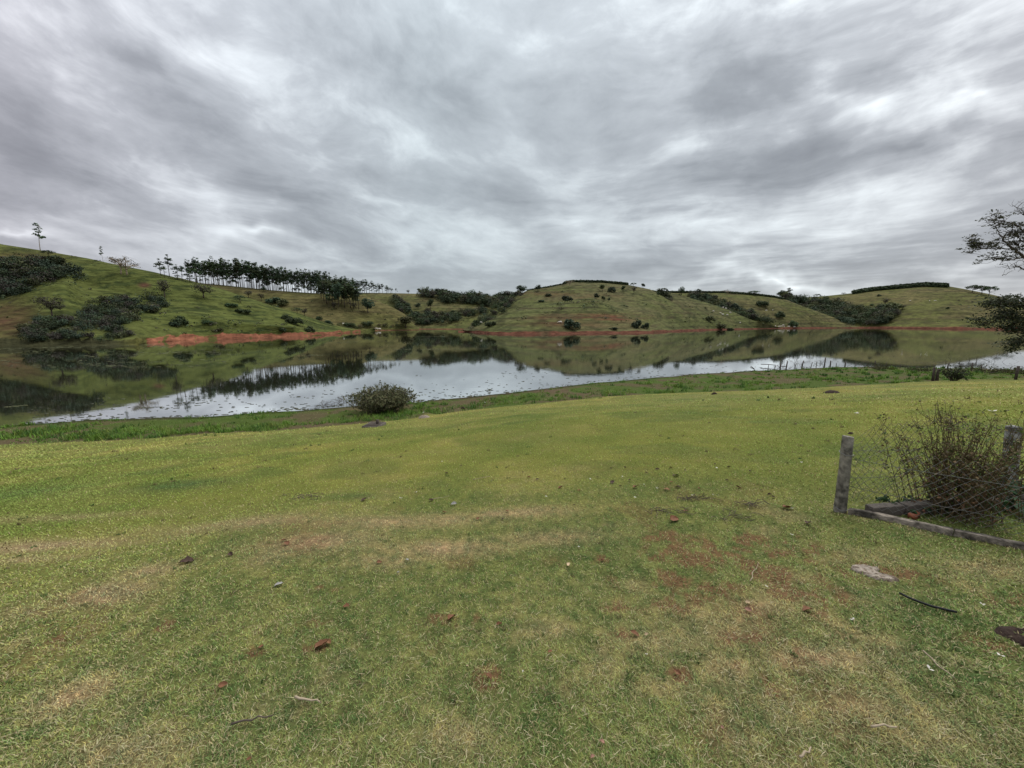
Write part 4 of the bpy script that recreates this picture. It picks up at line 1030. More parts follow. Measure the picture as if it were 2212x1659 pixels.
# ------------------------------------------------------------------ floating weed on the lake
def weeds():
    rng = np.random.RandomState(8); mb = MB(); green = MB()
    def flake(mb_, x, y, a, b, z=.008):
        k = 6; th = np.arange(k) * 6.283 / k + rng.uniform(0, 1); r = rng.uniform(.55, 1.15, k)
        q = np.stack([x + np.cos(th) * a * r, y + np.sin(th) * b * r, np.full(k, z) + rng.uniform(0, .02, k)], -1)
        low = q.copy(); low[:, 2] = -.01
        V = np.concatenate([q, low]); F = [[0, i, i + 1] for i in range(1, k - 1)] + [[i, i + k, (i + 1) % k + k] for i in range(k)] + [[i, (i + 1) % k + k, (i + 1) % k] for i in range(k)]
        mb_.add(V, F, np.array([1, 1, 1]) * rng.uniform(.5, 1.4))
    for i in range(1100):
        px = rng.uniform(60, 2300); t = rng.uniform(0, 1) ** 2.2
        shore = np.interp(px, [p[0] for p in SHORE], [p[1] for p in SHORE]); py = shore - 1 - t * (46 if px < 1500 else 26)
        if vnoise(px * .02, py * .09, 4) < .36 and t > .08: continue
        P = at_z(px, py); flake(mb, P[0], P[1], rng.uniform(.04, .20), rng.uniform(.025, .06))
    for (cx, cy, w, n) in ((765, 855, 26, 30), (640, 884, 40, 30), (1015, 856, 50, 30), (1055, 843, 12, 14), (1095, 848, 10, 10), (350, 880, 60, 18), (420, 870, 40, 14), (905, 812, 8, 3), (1090, 806, 8, 3), (930, 866, 50, 26)):
        for i in range(n):
            P = at_z(cx + rng.normal() * w * .5, cy + rng.normal() * 1.2); flake(mb, P[0], P[1], rng.uniform(.06, .2), rng.uniform(.04, .09))
    m1 = mat('water_weed', (.075, .078, .055), .8, attr=True)
    tag(mb.build('water_weed', m1), 'dark scraps of weed and debris floating along the near shore', 'water weed', None, 'stuff')
    for i in range(900):
        px = rng.uniform(-60, 520); py = 745 + rng.uniform(0, 1) ** 1.8 * 50 - max(0, px - 380) * .06
        if py < 744 or vnoise(px * .012, py * .22, 14) < .5: continue
        P = at_z(px, py); a = rng.uniform(.25, 1.1) * P[1] / 110; flake(green, P[0], P[1], a, a * rng.uniform(.3, .6), .006)
    for x0, x1, y0, y1, n in ((640, 700, 765, 768, 12), (850, 1090, 756, 753, 50), (560, 800, 772, 763, 34), (1280, 1540, 741, 741, 40), (0, 56, 880, 876, 22), (300, 420, 762, 758, 30), (900, 1000, 727, 726, 40), (1020, 1400, 726.5, 727, 90), (700, 780, 741, 738, 20)):
        for i in range(n):
            t = rng.rand(); P = at_z(x0 + (x1 - x0) * t, y0 + (y1 - y0) * t + rng.normal() * .25); a = rng.uniform(.2, .8) * P[1] / 100; flake(green, P[0], P[1], a, a * .3, .006)
    m2 = mat('lake_algae', (.085, .092, .045), .85, attr=True)
    tag(green.build('lake_algae', m2), 'pale green mats of algae floating on the left part of the lake', 'algae', None, 'stuff')
weeds()

# ------------------------------------------------------------------ bush at the water
def twig_bush(name, label, base, Wd, Ht, nst, ncard, size, lc, seed, upright=.0, cat='bush', tips=3):
    rng = np.random.RandomState(seed); st = MB(); lf = MB(); pts = []
    for i in range(nst):
        a = rng.uniform(0, 6.283); r = math.sqrt(rng.uniform(0, 1)); e = np.array([math.cos(a) * r * Wd / 2, math.sin(a) * r * Wd / 2, Ht * (1 - .45 * r * r) * rng.uniform(.7, 1.06)])
        s0 = np.array([math.cos(a), math.sin(a), 0]) * Wd * .10 * rng.rand(); s0[2] = -.03
        t = np.linspace(0, 1, 6)[:, None]; c = s0 + (e - s0) * t; c[:, :2] = s0[:2] + (e - s0)[:2] * t ** (1 + upright); c += rng.normal(size=c.shape) * .015 * Ht * t
        st.tube(c, np.linspace(.010, .003, 6) * Ht, 4, cap=False)
        pts.append(c[2:])
        for q in range(tips):
            k = rng.randint(2, 6); e2 = c[k] + rng.normal(size=3) * np.array([.10, .10, .07]) * Ht * 1.3 + [0, 0, .05 * Ht]
            c2 = curve(c[k], e2, rng, 4, .1); st.tube(c2, np.linspace(.004, .0015, 4) * Ht, 3, cap=False); pts.append(c2[1:])
    Q = np.concatenate(pts); idx = rng.randint(0, len(Q), ncard); Q = Q[idx] + rng.normal(size=(ncard, 3)) * .025 * Ht
    Q[:, 2] = np.maximum(Q[:, 2], .02)
    K = lc[0] + (lc[1] - lc[0]) * rng.rand(ncard, 1)
    V, F, k = cards(Q, size, rng, K, None, .2, .35); lf.add(V, F, k)
    r = empty(name, base, 0, 1.0, label, cat)
    st.build('stems', M['bark'], r); lf.build('foliage', M['leaf_plain'], r)
    return r
b = G(828, 890)
twig_bush('bush', 'large rounded grey-green bush at the water left of the middle', b, 4.1, 1.7, 300, 15000, .055, (np.array([.075, .09, .04]), np.array([.15, .145, .075])), 71, tips=5)
b = G(2060, 823)
twig_bush('bush', 'small conical dark bush beside the twin posts near the right shore', b, 1.7, 1.35, 50, 900, .07, (np.array([.035, .05, .022]), np.array([.05, .06, .03])), 72)
for (px, py, w, h, lab, s) in ((1900, 800, 3.2, .7, 'dark olive clump of rushes where the fence posts meet the shore', 1), (2130, 806, 4.0, .8, 'dark brushwood tangle on the shore left of the thick post', 2), (1990, 804, 3.0, .5, 'low rushes on the shore between the posts', 3), (2190, 808, 3.2, .8, 'brushwood tangle at the right end of the shore', 4)):
    twig_bush('bush', lab, G(px, py), w, h, 60, 1200, .05, (np.array([.05, .06, .025]), np.array([.10, .095, .04])), 80 + s)
# dead brushwood in the shallows
def dead_branch(px, py, w, h, seed, lab):
    rng = np.random.RandomState(seed); p = at_z(px, py); k = p[1] / FL; m = MB()
    W_, H_ = w * k, h * k
    for i in range(8):
        a = rng.uniform(-1, 1); e = np.array([a * W_ / 2, rng.uniform(-.8, .8), H_ * rng.uniform(.3, 1) * (1 - .5 * abs(a))]); s0 = np.array([a * W_ * .12, 0, -.15])
        c = curve(s0, e, rng, 6, .18); m.tube(c, np.linspace(.018, .006, 6), 4, cap=False)
        for q in range(3): m.tube(curve(c[rng.randint(2, 5)], e + rng.normal(size=3) * [W_ * .16, .3, H_ * .18], rng, 4, .2), np.linspace(.009, .004, 4), 3, cap=False)
    o = m.build('dead_branch', M['old_wood'], None, False, p); tag(o, lab, 'branch')
dead_branch(1722, 788, 50, 18, 1, 'dead branches fanning out of the shallows between the leaning posts')
dead_branch(1688, 794, 24, 9, 2, 'low dead twigs in the water by the first thick post')
dead_branch(1775, 785, 20, 12, 3, 'dead twigs at the tallest thin post in the water')
dead_branch(1850, 786, 56, 8, 4, 'long low spray of dead twigs in the water behind the posts')
dead_branch(2150, 782, 110, 18, 5, 'wide tangle of dead twigs in the water at the right edge')
dead_branch(2060, 786, 70, 8, 6, 'low dead twigs in the water right of the twin posts')
dead_branch(745, 866, 55, 16, 7, 'bare twigs reaching over the water left of the grey-green bush')
dead_branch(700, 876, 26, 10, 8, 'little bare twigs in the water farther left of the bush')

# old posts along the waterline
PG = 'old wooden posts along the waterline'
POSTS = [(1659, 796, 8, .1, 0), (1673, 799, 11, .1, 0), (1685, 799, 14, 0, 1), (1697, 800, 20, .12, 1), (1716, 797, 13, .28, 0), (1731, 796, 17, .2, 1), (1751, 795, 13, .2, 0), (1763, 793, 12, 0, 0),
         (1780, 793, 21, .06, 1), (1793, 793, 14, .0, 1), (1806, 792, 8, 0, 0), (1825, 793, 13, 0, 1), (1847, 792, 10, 0, 0), (1874, 792, 12, 0, 0), (1890, 792, 13, -.05, 1), (1911, 794, 12, .3, 0),
         (1944, 796, 9, 0, 0), (2017, 797, 10, 0, 0), (2045, 801, 17, .12, 1), (2097, 803, 19, .08, 1), (2119, 801, 13, 0, 1), (1980, 797, 7, .1, 0), (2075, 799, 8, 0, 0)]
SPECIAL = {1697: 'thick dark post joined by a low rail at the start of the post row', 1685: 'short thick post at the left end of the low rail', 1780: 'tallest thin post of the row standing in the water',
           2045: 'leaning post on the shore right of the twin posts', 2097: 'stout post on the right shore near the bushes', 2119: 'short stout post farthest right but one', 1659: 'leftmost little stake standing in the water', 1673: 'second little stake from the left with a crossbar'}
for px, py, h, ln, th in POSTS:
    p = at_z(px, min(py, np.interp(px, [q[0] for q in SHORE], [q[1] for q in SHORE]) + 3)); 
    if float(ground_z(p[0], p[1])) > -.02: p = G(px, py)
    H = h * p[1] / FL; m = MB(); r_ = .075 if th else .04
    m.tube([[0, 0, -.4], [ln * H * .45, 0, H * .5], [ln * H, .02, H]], [r_, r_ * .95, r_ * .8], 6)
    o = m.build('old_post', M['old_wood'], None, False, (p[0], p[1], p[2])); tag(o, SPECIAL.get(px, 'weathered wooden post in the row along the waterline'), 'post', PG)
def rail(x0, y0, x1, y1, lab):
    a = at_z(x0, y0); b_ = at_z(x1, y1); a[2] = b_[2] = .28; m = MB(); m.tube([a, (a + b_) / 2 + [0, 0, .03], b_], [.045, .05, .04], 5); tag(m.build('rail', M['old_wood']), lab, 'rail')
rail(1687, 796, 1697, 796.5, 'low rail between the two thick posts at the start of the row')
rail(1643, 791, 1674, 793, 'long crossbar of driftwood on the little stakes')
p = G(2019, 823); tw = empty('gate_posts', p, 0, 1, 'twin thick dark posts standing close together near the right shore', 'post')
m = MB(); m.tube([[-.18, 0, -.2], [-.2, 0, .6], [-.22, 0, 1.25]], [.12, .11, .10], 7); m.build('post', M['old_wood'], tw)
m = MB(); m.tube([[.2, 0, -.2], [.17, 0, .6], [.2, 0, 1.1]], [.13, .12, .12], 7); m.build('post', M['old_wood'], tw)
p = G(2194, 820); m = MB(); m.tube([[0, 0, -.2], [-.02, 0, .5], [.02, 0, 1.0]], [.085, .08, .08], 7); m.tube([[-.5, 0, .42], [0, 0, .5], [.4, .1, .4]], [.03, .035, .02], 5)
tag(m.build('old_post', M['old_wood'], None, False, p), 'thickest dark post at the right edge before the shore', 'post')
# bent driftwood at the water's edge
p = G(1627, 803); m = MB(); k = p[1] / FL
m.tube(np.array([[-7, 0, 0], [-1, 0, 1], [3, 0, 3], [1, 0, 6], [-3, 0, 9], [-5, 0, 10.5], [-8, 0, 9.5]]) * [k, k, k], np.array([.9, 1.2, 1.3, 1.3, 1.1, 1.2, .4]) * k, 6)
tag(m.build('driftwood', M['old_wood'], None, True, p), 'crooked dark piece of driftwood upright at the edge of the lake', 'driftwood')

# ------------------------------------------------------------------ drain grate on the lawn
p = G(808, 922); gr = empty('drain_grate', (p[0], p[1], p[2] + .01), R(-8), .52, 'dark rectangular drain grate with a stub post set in the lawn edge', 'drain')
m = MB(); Wg, Dg = 1.25, 1.5
for cx, cy, sx, sy in ((0, -Dg / 2, Wg, .10), (0, Dg / 2, Wg, .08), (-Wg / 2 - .002, 0, .09, Dg + .1), (Wg / 2 + .002, 0, .14, Dg + .1)): m.box((cx, cy, .0), (sx, sy, .42), jit=.01, rng=rs)
m.build('frame', M['block'], gr)
for i in range(9):
    m = MB(); m.box((-Wg / 2 + .14 + i * .118, 0, .18), (.055, Dg - .12, .07)); m.build('bar', M['old_wood'], gr)
m = MB(); m.box((.22, .22, .30), (.20, .20, .5), rz=.1, jit=.012, rng=rs); m.build('stub_post', M['old_wood'], gr)
m = MB(); m.box((0, 0, .09), (Wg - .1, Dg - .1, .04)); m.build('pit', M['dark_soil'], gr)
m = MB(); m.box((-.12, -Dg / 2 - .07, .10), (.42, .03, .025), rz=.04); m.build('lath', M['pale_bark'], gr)

# ------------------------------------------------------------------ fence corner at the right
PL = G(1815, 1108); PR = G(2178, 1078); KE = G(2290, 1205)
fence = empty('chain_link_fence', PL, 0, 1, 'sagging chain-link fence on concrete posts around a weedy bed at the right', 'fence')
def loc(P): return np.asarray(P, float) - PL
def post(P, top_px, top_py, w, matn, cut=0):
    d = rayd(top_px, top_py); t = np.hypot(P[0], P[1]) / np.hypot(d[0], d[1]); T = EYE + d * t
    tl = (T - P); H = tl[2]; m = MB(); n = 7
    rng = np.random.RandomState(int(P[0] * 100)); V = []; 
    for i in range(n):
        q = i / (n - 1); c = loc(P) + tl * q + [0, 0, -.12 * (1 - q)]
        s = w * (1.06 - .1 * q)
        for a, b in ((-1, -1), (1, -1), (1, 1), (-1, 1)):
            V.append(c + [a * s / 2 + rng.normal() * .002, b * s / 2 + rng.normal() * .002, (cut * (a + .4 * b) if i == n - 1 else 0)])
    F = []
    for i in range(n - 1):
        for j in range(4): F.append([i * 4 + j, i * 4 + (j + 1) % 4, (i + 1) * 4 + (j + 1) % 4, (i + 1) * 4 + j])
    F.append([(n - 1) * 4 + j for j in range(4)]); m.add(V, F)
    o = m.build('post', M[matn], fence); bv = o.modifiers.new('b', 'BEVEL'); bv.width = .006; bv.segments = 2; bv.limit_method = 'ANGLE'
    return P + tl
TL = post(PL, 1832, 942, .068, 'concrete', -.004); TR = post(PR, 2190, 921, .078, 'lichen_concrete', .003)
bpy.data.objects['post'].name = 'post'
KD = KE - PL; KD[2] = 0; KL = np.linalg.norm(KD); KD /= KL
# front kerb in cast lengths, back block wall under the fence line
def seg_box(A, B, w, h, matn, name, up=0, parent=None, jit=.006, nudge=(0, 0, 0)):
    A = np.asarray(A); B = np.asarray(B); n = 9; t = np.linspace(0, 1, n)[:, None]; c = A + (B - A) * t
    rng = np.random.RandomState(int(abs(A[0]) * 1000) % 9999); c[1:-1, 2] += rng.normal(size=n - 2) * jit * .8; d = (B - A)[:2]; d = d / np.linalg.norm(d); nn = np.array([-d[1], d[0], 0])
    V = []
    for i in range(n):
        for a, b in ((-1, 0), (1, 0), (1, 1), (-1, 1)):
            V.append(c[i] - PL + nn * a * w / 2 + [rng.normal() * jit, rng.normal() * jit, b * h - (1 - b) * .10 + (rng.normal() * jit if b else 0)] + np.array(nudge))
    F = [[i * 4 + j, i * 4 + (j + 1) % 4, (i + 1) * 4 + (j + 1) % 4, (i + 1) * 4 + j] for i in range(n - 1) for j in range(4)] + [[0, 3, 2, 1], [(n - 1) * 4 + j for j in range(4)]]
    m = MB(); m.add(V, F); o = m.build(name, M[matn], fence); bv = o.modifiers.new('b', 'BEVEL'); bv.width = .006; bv.segments = 2; bv.limit_method = 'ANGLE'; return o
K0 = PL + KD * .015 + np.array([.02, -.03, 0]); cuts = [0, .33, .66, 1.0]
KEE = KE + KD * .8
for i in range(3):
    a = K0 + (KEE - K0) * (cuts[i] + .002); b_ = K0 + (KEE - K0) * (cuts[i + 1] - .002)
    a = a.copy(); b_ = b_.copy(); a[2] = float(ground_z(a[0], a[1])); b_[2] = float(ground_z(b_[0], b_[1]))
    seg_box(a, b_, .055, .055, 'kerb', 'kerb', jit=.004)
BD = PR - PL; BD2 = BD.copy()
for i in range(5):
    a = PL + BD * (.06 + i * .19) + [.05, -.12, 0]; b_ = PL + BD * (.06 + (i + 1) * .19 - .012) + [.05, -.12, 0]
    a[2] = float(ground_z(a[0], a[1])) + .0; b_[2] = float(ground_z(b_[0], b_[1])) + .0
    seg_box(a, b_, .08, .095, 'block', 'block', jit=.0012)
# chain link mesh: zigzag wires on a sagging sheet
def chain(A, At, B, Bt, name, cell, sag, seed, matn, r, fray=.0, topcut=None):
    rng = np.random.RandomState(seed); m = MB(); Lh = np.linalg.norm((B - A)[:2]); H = .5 * (np.linalg.norm(At - A) + np.linalg.norm(Bt - B))
    nu = int(Lh / cell); nv = int(H / cell)
    nn = np.cross(B - A, [0, 0, 1]); nn /= np.linalg.norm(nn)
    def S(u, v):
        P = (A * (1 - u) + B * u) * (1 - v) + (At * (1 - u) + Bt * u) * v
        s = math.sin(math.pi * u); P = P + [0, 0, -sag * s * v]
        w = (vnoise(u * 5 + seed, v * 3, seed) - .5) * .10 + (vnoise(u * 11, v * 7 + seed, seed + 1) - .5) * .04
        return P + nn * w * 1.4 + np.array([1, 0, 0]) * (vnoise(u * 6, v * 5, seed + 3) - .5) * .05 + np.array([0, 0, 1]) * (vnoise(u * 7 + 3, v * 4, seed + 5) - .5) * .05
    for i in range(-nv, nu + 1):                     # diagonals both ways
        for sgn in (1, -1):
            pts = []
            for j in range(nv + 1):
                u = (i + j if sgn > 0 else i + nv - j) / nu; v = j / nv
                if u < 0 or u > 1: continue
                if topcut and v > topcut(u): continue
                pts.append(S(u, v) - PL)
            if len(pts) > 1: m.tube(pts, r, 3, cap=False)
    return m.build(name, M[matn], fence)
up = np.array([0, 0, 1.0])
ATb = TL + up * .05; BTb = TR + up * -.03
chain(PL + up * .12, ATb, PR + up * .14, BTb + up * .02, 'wire_mesh', .068, -.10, 3, 'wire', .0015, topcut=lambda u: 1.0 if u > .12 else .80 + u * 1.6)
KT = KEE + up * (TL[2] - PL[2]) * .98
chain(PL + up * .10, TL - up * .04, KEE + up * .12, KT, 'wire_mesh', .068, .05, 7, 'wire_light', .0009)
for a, b_, v, mm_ in ((PL, PR, .80, 'wire'), (PL, PR, .45, 'wire'), (PL, KEE, .72, 'wire'), (PL, KEE, .36, 'wire')):
    tb = TR if b_ is PR else KT
    s_ = PL + (TL - PL) * v - PL; e_ = b_ + (tb - b_) * v - PL; t = np.linspace(0, 1, 12)[:, None]; c = s_ + (e_ - s_) * t; c[:, 2] -= .02 * np.sin(t[:, 0] * math.pi) + rs.normal(size=12) * .004
    m = MB(); m.tube(c, .0022, 4); m.build('tension_wire', M[mm_], fence)
for v in (.78, .06):
    c = PL + (TL - PL) * v - PL; m = MB(); th = np.linspace(0, 6.28, 17)
    m.tube(np.stack([c[0] + .042 * np.sign(np.cos(th)) * np.abs(np.cos(th)) ** .4, c[1] + .042 * np.sign(np.sin(th)) * np.abs(np.sin(th)) ** .4, c[2] + .012 * np.sin(th)], -1), .0025, 4); m.build('tie_wire', M['wire_light'], fence)
# shrub inside the bed
def stem_shrub():
    rng = np.random.RandomState(31); b = G(2064, 1112); H = 1.04; st = MB(); lf = MB(); pts = []
    for i in range(150):
        a = rng.normal(0, .7); dp = rng.normal(0, .22); s0 = np.array([rng.normal() * .14, rng.normal() * .10, -.03]); hh = H * rng.uniform(.45, 1.02) * math.cos(min(abs(a), 1.2) * .55)
        e = s0 + np.array([math.sin(a) * (.19 if a < 0 else .15) * hh / H * 1.0, dp, hh]); t = np.linspace(0, 1, 7)[:, None]; c = s0 + (e - s0) * t; c[:, 0] = s0[0] + (e - s0)[0] * t[:, 0] ** .75; c += rng.normal(size=c.shape) * .012 * t
        st.tube(c, np.linspace(.0042, .0014, 7), 4, np.array([1, 1, 1]) * rng.uniform(.7, 1.5), cap=False); pts.append(c[1:])
        for q in range(3):
            k = rng.randint(2, 6); e2 = c[k] + rng.normal(size=3) * [.06, .06, .05] + [0, 0, .08]; c2 = curve(c[k], e2, rng, 4, .08); st.tube(c2, np.linspace(.003, .0015, 4), 3, cap=False); pts.append(c2)
    Q = np.concatenate(pts); n = 8000; Q = Q[rng.randint(0, len(Q), n)] + rng.normal(size=(n, 3)) * .014
    hfrac = np.clip(Q[:, 2] / H, 0, 1)[:, None]; K = np.array([.17, .085, .05]) * (1 - hfrac) + np.array([.12, .125, .06]) * hfrac; g = rng.rand(n, 1); K = np.where(g < .3, np.array([.07, .10, .03]), K); K = np.where(g > .86, np.array([.12, .10, .07]), K)
    V, F, k = cards(Q, .0105, rng, K, None, .3, .3); lf.add(V, F, k)
    r = empty('shrub', b, 0, 1, 'thin-stemmed reddish green shrub growing inside the fenced bed', 'shrub')
    st.build('stems', mat('shrub_stem', (.10, .075, .04), .9, attr=True), r); lf.build('foliage', M['leaf_plain'], r)
stem_shrub()
# broad-leaved dark plants by the right post
def leafy(px, py, n, L_, seed, lab, col=(.028, .062, .026)):
    rng = np.random.RandomState(seed); b = G(px, py); r = empty('leafy_plant', b, 0, 1, lab, 'plant'); sm = MB()
    for i in range(n):
        a = rng.uniform(0, 6.28); el = rng.uniform(.2, 1.2); l = L_ * rng.uniform(.7, 1.2); w = l * .42; st = np.array([rng.normal() * .05, rng.normal() * .05, .02]); d = np.array([math.cos(a) * math.cos(el), math.sin(a) * math.cos(el), math.sin(el)]); b0 = st + d * l * .8 * rng.uniform(.5, 1.3)
        sm.tube([st, (st + b0) / 2 + [0, 0, .02], b0], [.004, .003, .003], 4)
        h = np.array([math.cos(a), math.sin(a), 0]); s_ = np.array([-h[1], h[0], 0]); V = []; 
        for k, (u, ww) in enumerate(((0, .05), (.25, .8), (.5, 1), (.75, .75), (1, .06))):
            c = b0 + h * l * u + [0, 0, -.35 * l * u * u + .1 * l * u]
            V += [c - s_ * w / 2 * ww + [0, 0, .03 * ww], c, c + s_ * w / 2 * ww + [0, 0, .03 * ww]]
        F = [[k * 3 + j, k * 3 + j + 1, k * 3 + j + 4, k * 3 + j + 3] for k in range(4) for j in range(2)]
        m = MB(); m.add(V, F, np.array(col) * rng.uniform(.7, 1.4)); m.build('leaf', M['leaf_plain'], r, True)
    sm.build('stems', M['bark'], r)
leafy(2172, 1095, 34, .17, 1, 'dark broad-leaved plant at the foot of the pale right post')
leafy(2225, 1080, 34, .18, 2, 'dark broad-leaved plant spilling in at the right edge beside the pale post')
leafy(2120, 1105, 16, .10, 3, 'small broad-leaved weed between the shrub and the pale post', (.035, .075, .03))
leafy(1935, 1105, 22, .07, 4, 'low weeds in front of the block wall in the fenced bed', (.035, .07, .03))
leafy(1985, 1100, 24, .08, 5, 'dark low weeds between the block wall and the shrub', (.03, .06, .025))
# broken bricks on the bed
for i, (px, py, sx, rz, lab, mt) in enumerate(((2050 - 25 + 113 - 165, 1120, .10, .5, 'orange-red brick fragment lying in the fenced bed', 'red_brick'), (1966, 1112, .08, -.3, 'smaller brick fragment behind the orange-red one', 'red_brick'), (1931, 1109, .07, .9, 'pale broken stone in front of the block wall', 'stone'))):
    p = G(px, py); m = MB(); m.box((0, 0, .02), (sx, sx * .55, .045), rz, .003, rs); tag(m.build('brick_fragment' if mt == 'red_brick' else 'stone', M[mt], None, False, p), lab, 'brick' if mt == 'red_brick' else 'stone')

# ------------------------------------------------------------------ the big tree leaning in from the right
def edge_tree():
    rng = np.random.RandomState(12); YT = 33.0; k = YT / FL
    bx = at_y(2440, 845, YT + 1); bx[2] = float(ground_z(bx[0], bx[1])) - .2
    root = empty('tree', (bx[0], bx[1], bx[2]), 0, 1, 'big tree at the right edge with sparse upper boughs and a dense dark lower bough', 'tree')
    O = np.array(bx); tr = MB(); lf = MB(); tips = []
    def W_(px, py, dy=0): return at_y(px, py, YT + dy) - O
    tr.tube([[0, 0, 0], [0, 0, 2.0], W_(2425, 720), W_(2400, 640), W_(2390, 580)], [.5, .42, .36, .30, .24], 9)
    tr.tube([W_(2390, 580), W_(2400, 520), W_(2420, 450, 2), W_(2440, 380, 3)], [.22, .18, .12, .05], 7)
    def limb(pts, r0, r1, leaf=.6, tw=9, spread=16):
        P = np.array([W_(*p) for p in pts]); n = 4 * len(P); t = np.linspace(0, len(P) - 1, n); Q = np.stack([np.interp(t, range(len(P)), P[:, c]) for c in range(3)], -1)
        for _ in range(2): Q[1:-1] = (Q[:-2] + Q[1:-1] * 2 + Q[2:]) / 4
        Q += rng.normal(size=Q.shape) * .035; tr.tube(Q, np.linspace(r0, r1, n), 6)
        for i in range(tw):
            a = rng.randint(n // 4, n); d = rng.normal(size=3) * [1, .8, .75]; d /= np.linalg.norm(d); l = spread * k * rng.uniform(.35, 1); e = Q[a] + d * l + [-.15, 0, .08]; c = curve(Q[a], e, rng, 6, .16)
            tr.tube(c, np.linspace(max(r1, .022), .009, 6), 4, cap=False)
            for j in range(3):
                s = c[rng.randint(2, 6)]; e2 = s + rng.normal(size=3) * [.3, .3, .22] + [-.05, 0, .1]; c2 = curve(s, e2, rng, 4, .18); tr.tube(c2, np.linspace(.013, .006, 4), 3, cap=False)
                if rng.rand() < leaf: tips.append(e2)
            if rng.rand() < leaf: tips.append(e)
    limb([(2395, 600), (2300, 580), (2240, 563), (2212, 556), (2188, 538), (2168, 518), (2160, 507), (2148, 488)], .15, .02, .5, 20, 22)
    limb([(2188, 538), (2165, 538), (2148, 537), (2122, 537), (2110, 532), (2100, 524)], .05, .018, 1.0, 20, 10)
    limb([(2120, 537), (2105, 540), (2098, 546)], .02, .01, 1.0, 6, 6)
    limb([(2212, 556), (2185, 562), (2165, 556), (2148, 565)], .05, .012, .8, 12, 14)
    limb([(2380, 600), (2290, 560), (2240, 520), (2212, 500), (2192, 484), (2160, 476), (2148, 473)], .11, .015, .9, 26, 16)
    limb([(2260, 530), (2225, 480), (2205, 455), (2200, 445)], .06, .01, .15, 12, 20)
    limb([(2250, 560), (2222, 535), (2200, 515), (2180, 500)], .05, .012, .7, 16, 16)
    limb([(2390, 640), (2290, 610), (2230, 592), (2205, 578), (2188, 572)], .09, .015, .05, 8, 18)
    limb([(2215, 556), (2190, 570), (2175, 580), (2165, 596)], .02, .006, .05, 3, 8)
    limb([(2240, 565), (2210, 545), (2195, 520), (2205, 500)], .04, .01, .8, 14, 14)
    T = np.array(tips); T = T[rng.rand(len(T)) < .55]; n = len(T) * 15; idx = rng.randint(0, len(T), n); Q = T[idx] + rng.normal(size=(n, 3)) * [.15, .15, .05]
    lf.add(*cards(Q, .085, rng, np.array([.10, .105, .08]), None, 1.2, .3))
    # dense lower bough
    tips.clear()
    limb([(2430, 760), (2330, 690), (2260, 668), (2200, 660), (2160, 662), (2128, 668)], .16, .02, 1, 22, 20)
    limb([(2330, 700), (2260, 690), (2200, 686), (2160, 690), (2125, 700)], .10, .015, 1, 22, 17)
    limb([(2330, 720), (2260, 715), (2212, 708), (2170, 712)], .08, .015, 1, 22, 18)
    limb([(2340, 740), (2270, 738), (2215, 735), (2190, 748)], .07, .012, 1, 20, 13)
    limb([(2340, 700), (2280, 650), (2212, 652), (2160, 656)], .07, .012, 1, 22, 14)
    T = np.array(tips); n = len(T) * 19; idx = rng.randint(0, len(T), n); Q = T[idx] + rng.normal(size=(n, 3)) * [.32, .32, .13]
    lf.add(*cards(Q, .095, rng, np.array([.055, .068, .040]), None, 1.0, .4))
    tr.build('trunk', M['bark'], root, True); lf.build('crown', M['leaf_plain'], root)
edge_tree()

# ------------------------------------------------------------------ things lying on the lawn
def leaf_mesh(seed, lobed=False):
    rng = np.random.RandomState(seed); n = 7; V = []; t = np.linspace(0, 1, n)
    wv = np.sin(t ** .8 * math.pi) ** .8 * .34; 
    if lobed: wv = wv * (1 + .35 * np.sin(t * 17))
    curl = rng.uniform(.3, .8); bend = rng.uniform(-.5, .9)
    for i in range(n):
        c = np.array([t[i] - .5, .06 * math.sin(t[i] * 4 + seed), bend * .35 * (t[i] - .4) ** 2])
        for s in (-1, -.5, 0, .5, 1): V.append(c + [rng.normal() * .012, s * wv[i], curl * abs(s) ** 1.5 * wv[i] * rng.uniform(.7, 1.2) + rng.normal() * .012])
    F = [[i * 5 + j, i * 5 + j + 1, (i + 1) * 5 + j + 1, (i + 1) * 5 + j] for i in range(n - 1) for j in range(4)]
    m = MB(); m.add(V, F); m.tube([[-.5, 0, .02], [-.62, .02, .05], [-.7, .05, .08]], [.012, .010, .008], 4)
    return m
LM = [(leaf_mesh(i, i % 2 == 0)) for i in range(6)]
LMC = {}
def leaf_of(v, color):
    key = (v, color)
    if key not in LMC:
        b_ = LM[v]; m = MB(); m.add(np.concatenate(b_.V), np.concatenate(b_.F), np.array(color)); LMC[key] = m.mesh('dead_leaf', True); LMC[key].materials.append(M['dead_leaf'])
    return LMC[key]
BR = (.15, .070, .036); DB = (.055, .033, .024); PK = (.25, .14, .10); TN_ = (.42, .32, .20); GRY = (.30, .29, .27); OR = (.22, .12, .06)
def dead(px, py, wpx, color, lab=None, v=None):
    p = G(px, py); s = wpx * np.hypot(p[0], p[1]) / FL * .62; v = random.randrange(6) if v is None else v
    o = link('dead_leaf', leaf_of(v, color), None, None, (p[0], p[1], p[2] + .012 + .03 * s)); o.scale = (s, s, s * 1.25)
    o.rotation_euler = (random.uniform(-.4, .4), random.uniform(-.3, .3), random.uniform(-.9, .9) + (3.14 if random.random() < .5 else 0))
    tag(o, lab or 'small curled dark dead leaf lying on the mown lawn', 'leaf', 'dead leaves scattered on the lawn'); return o
random.seed(77)
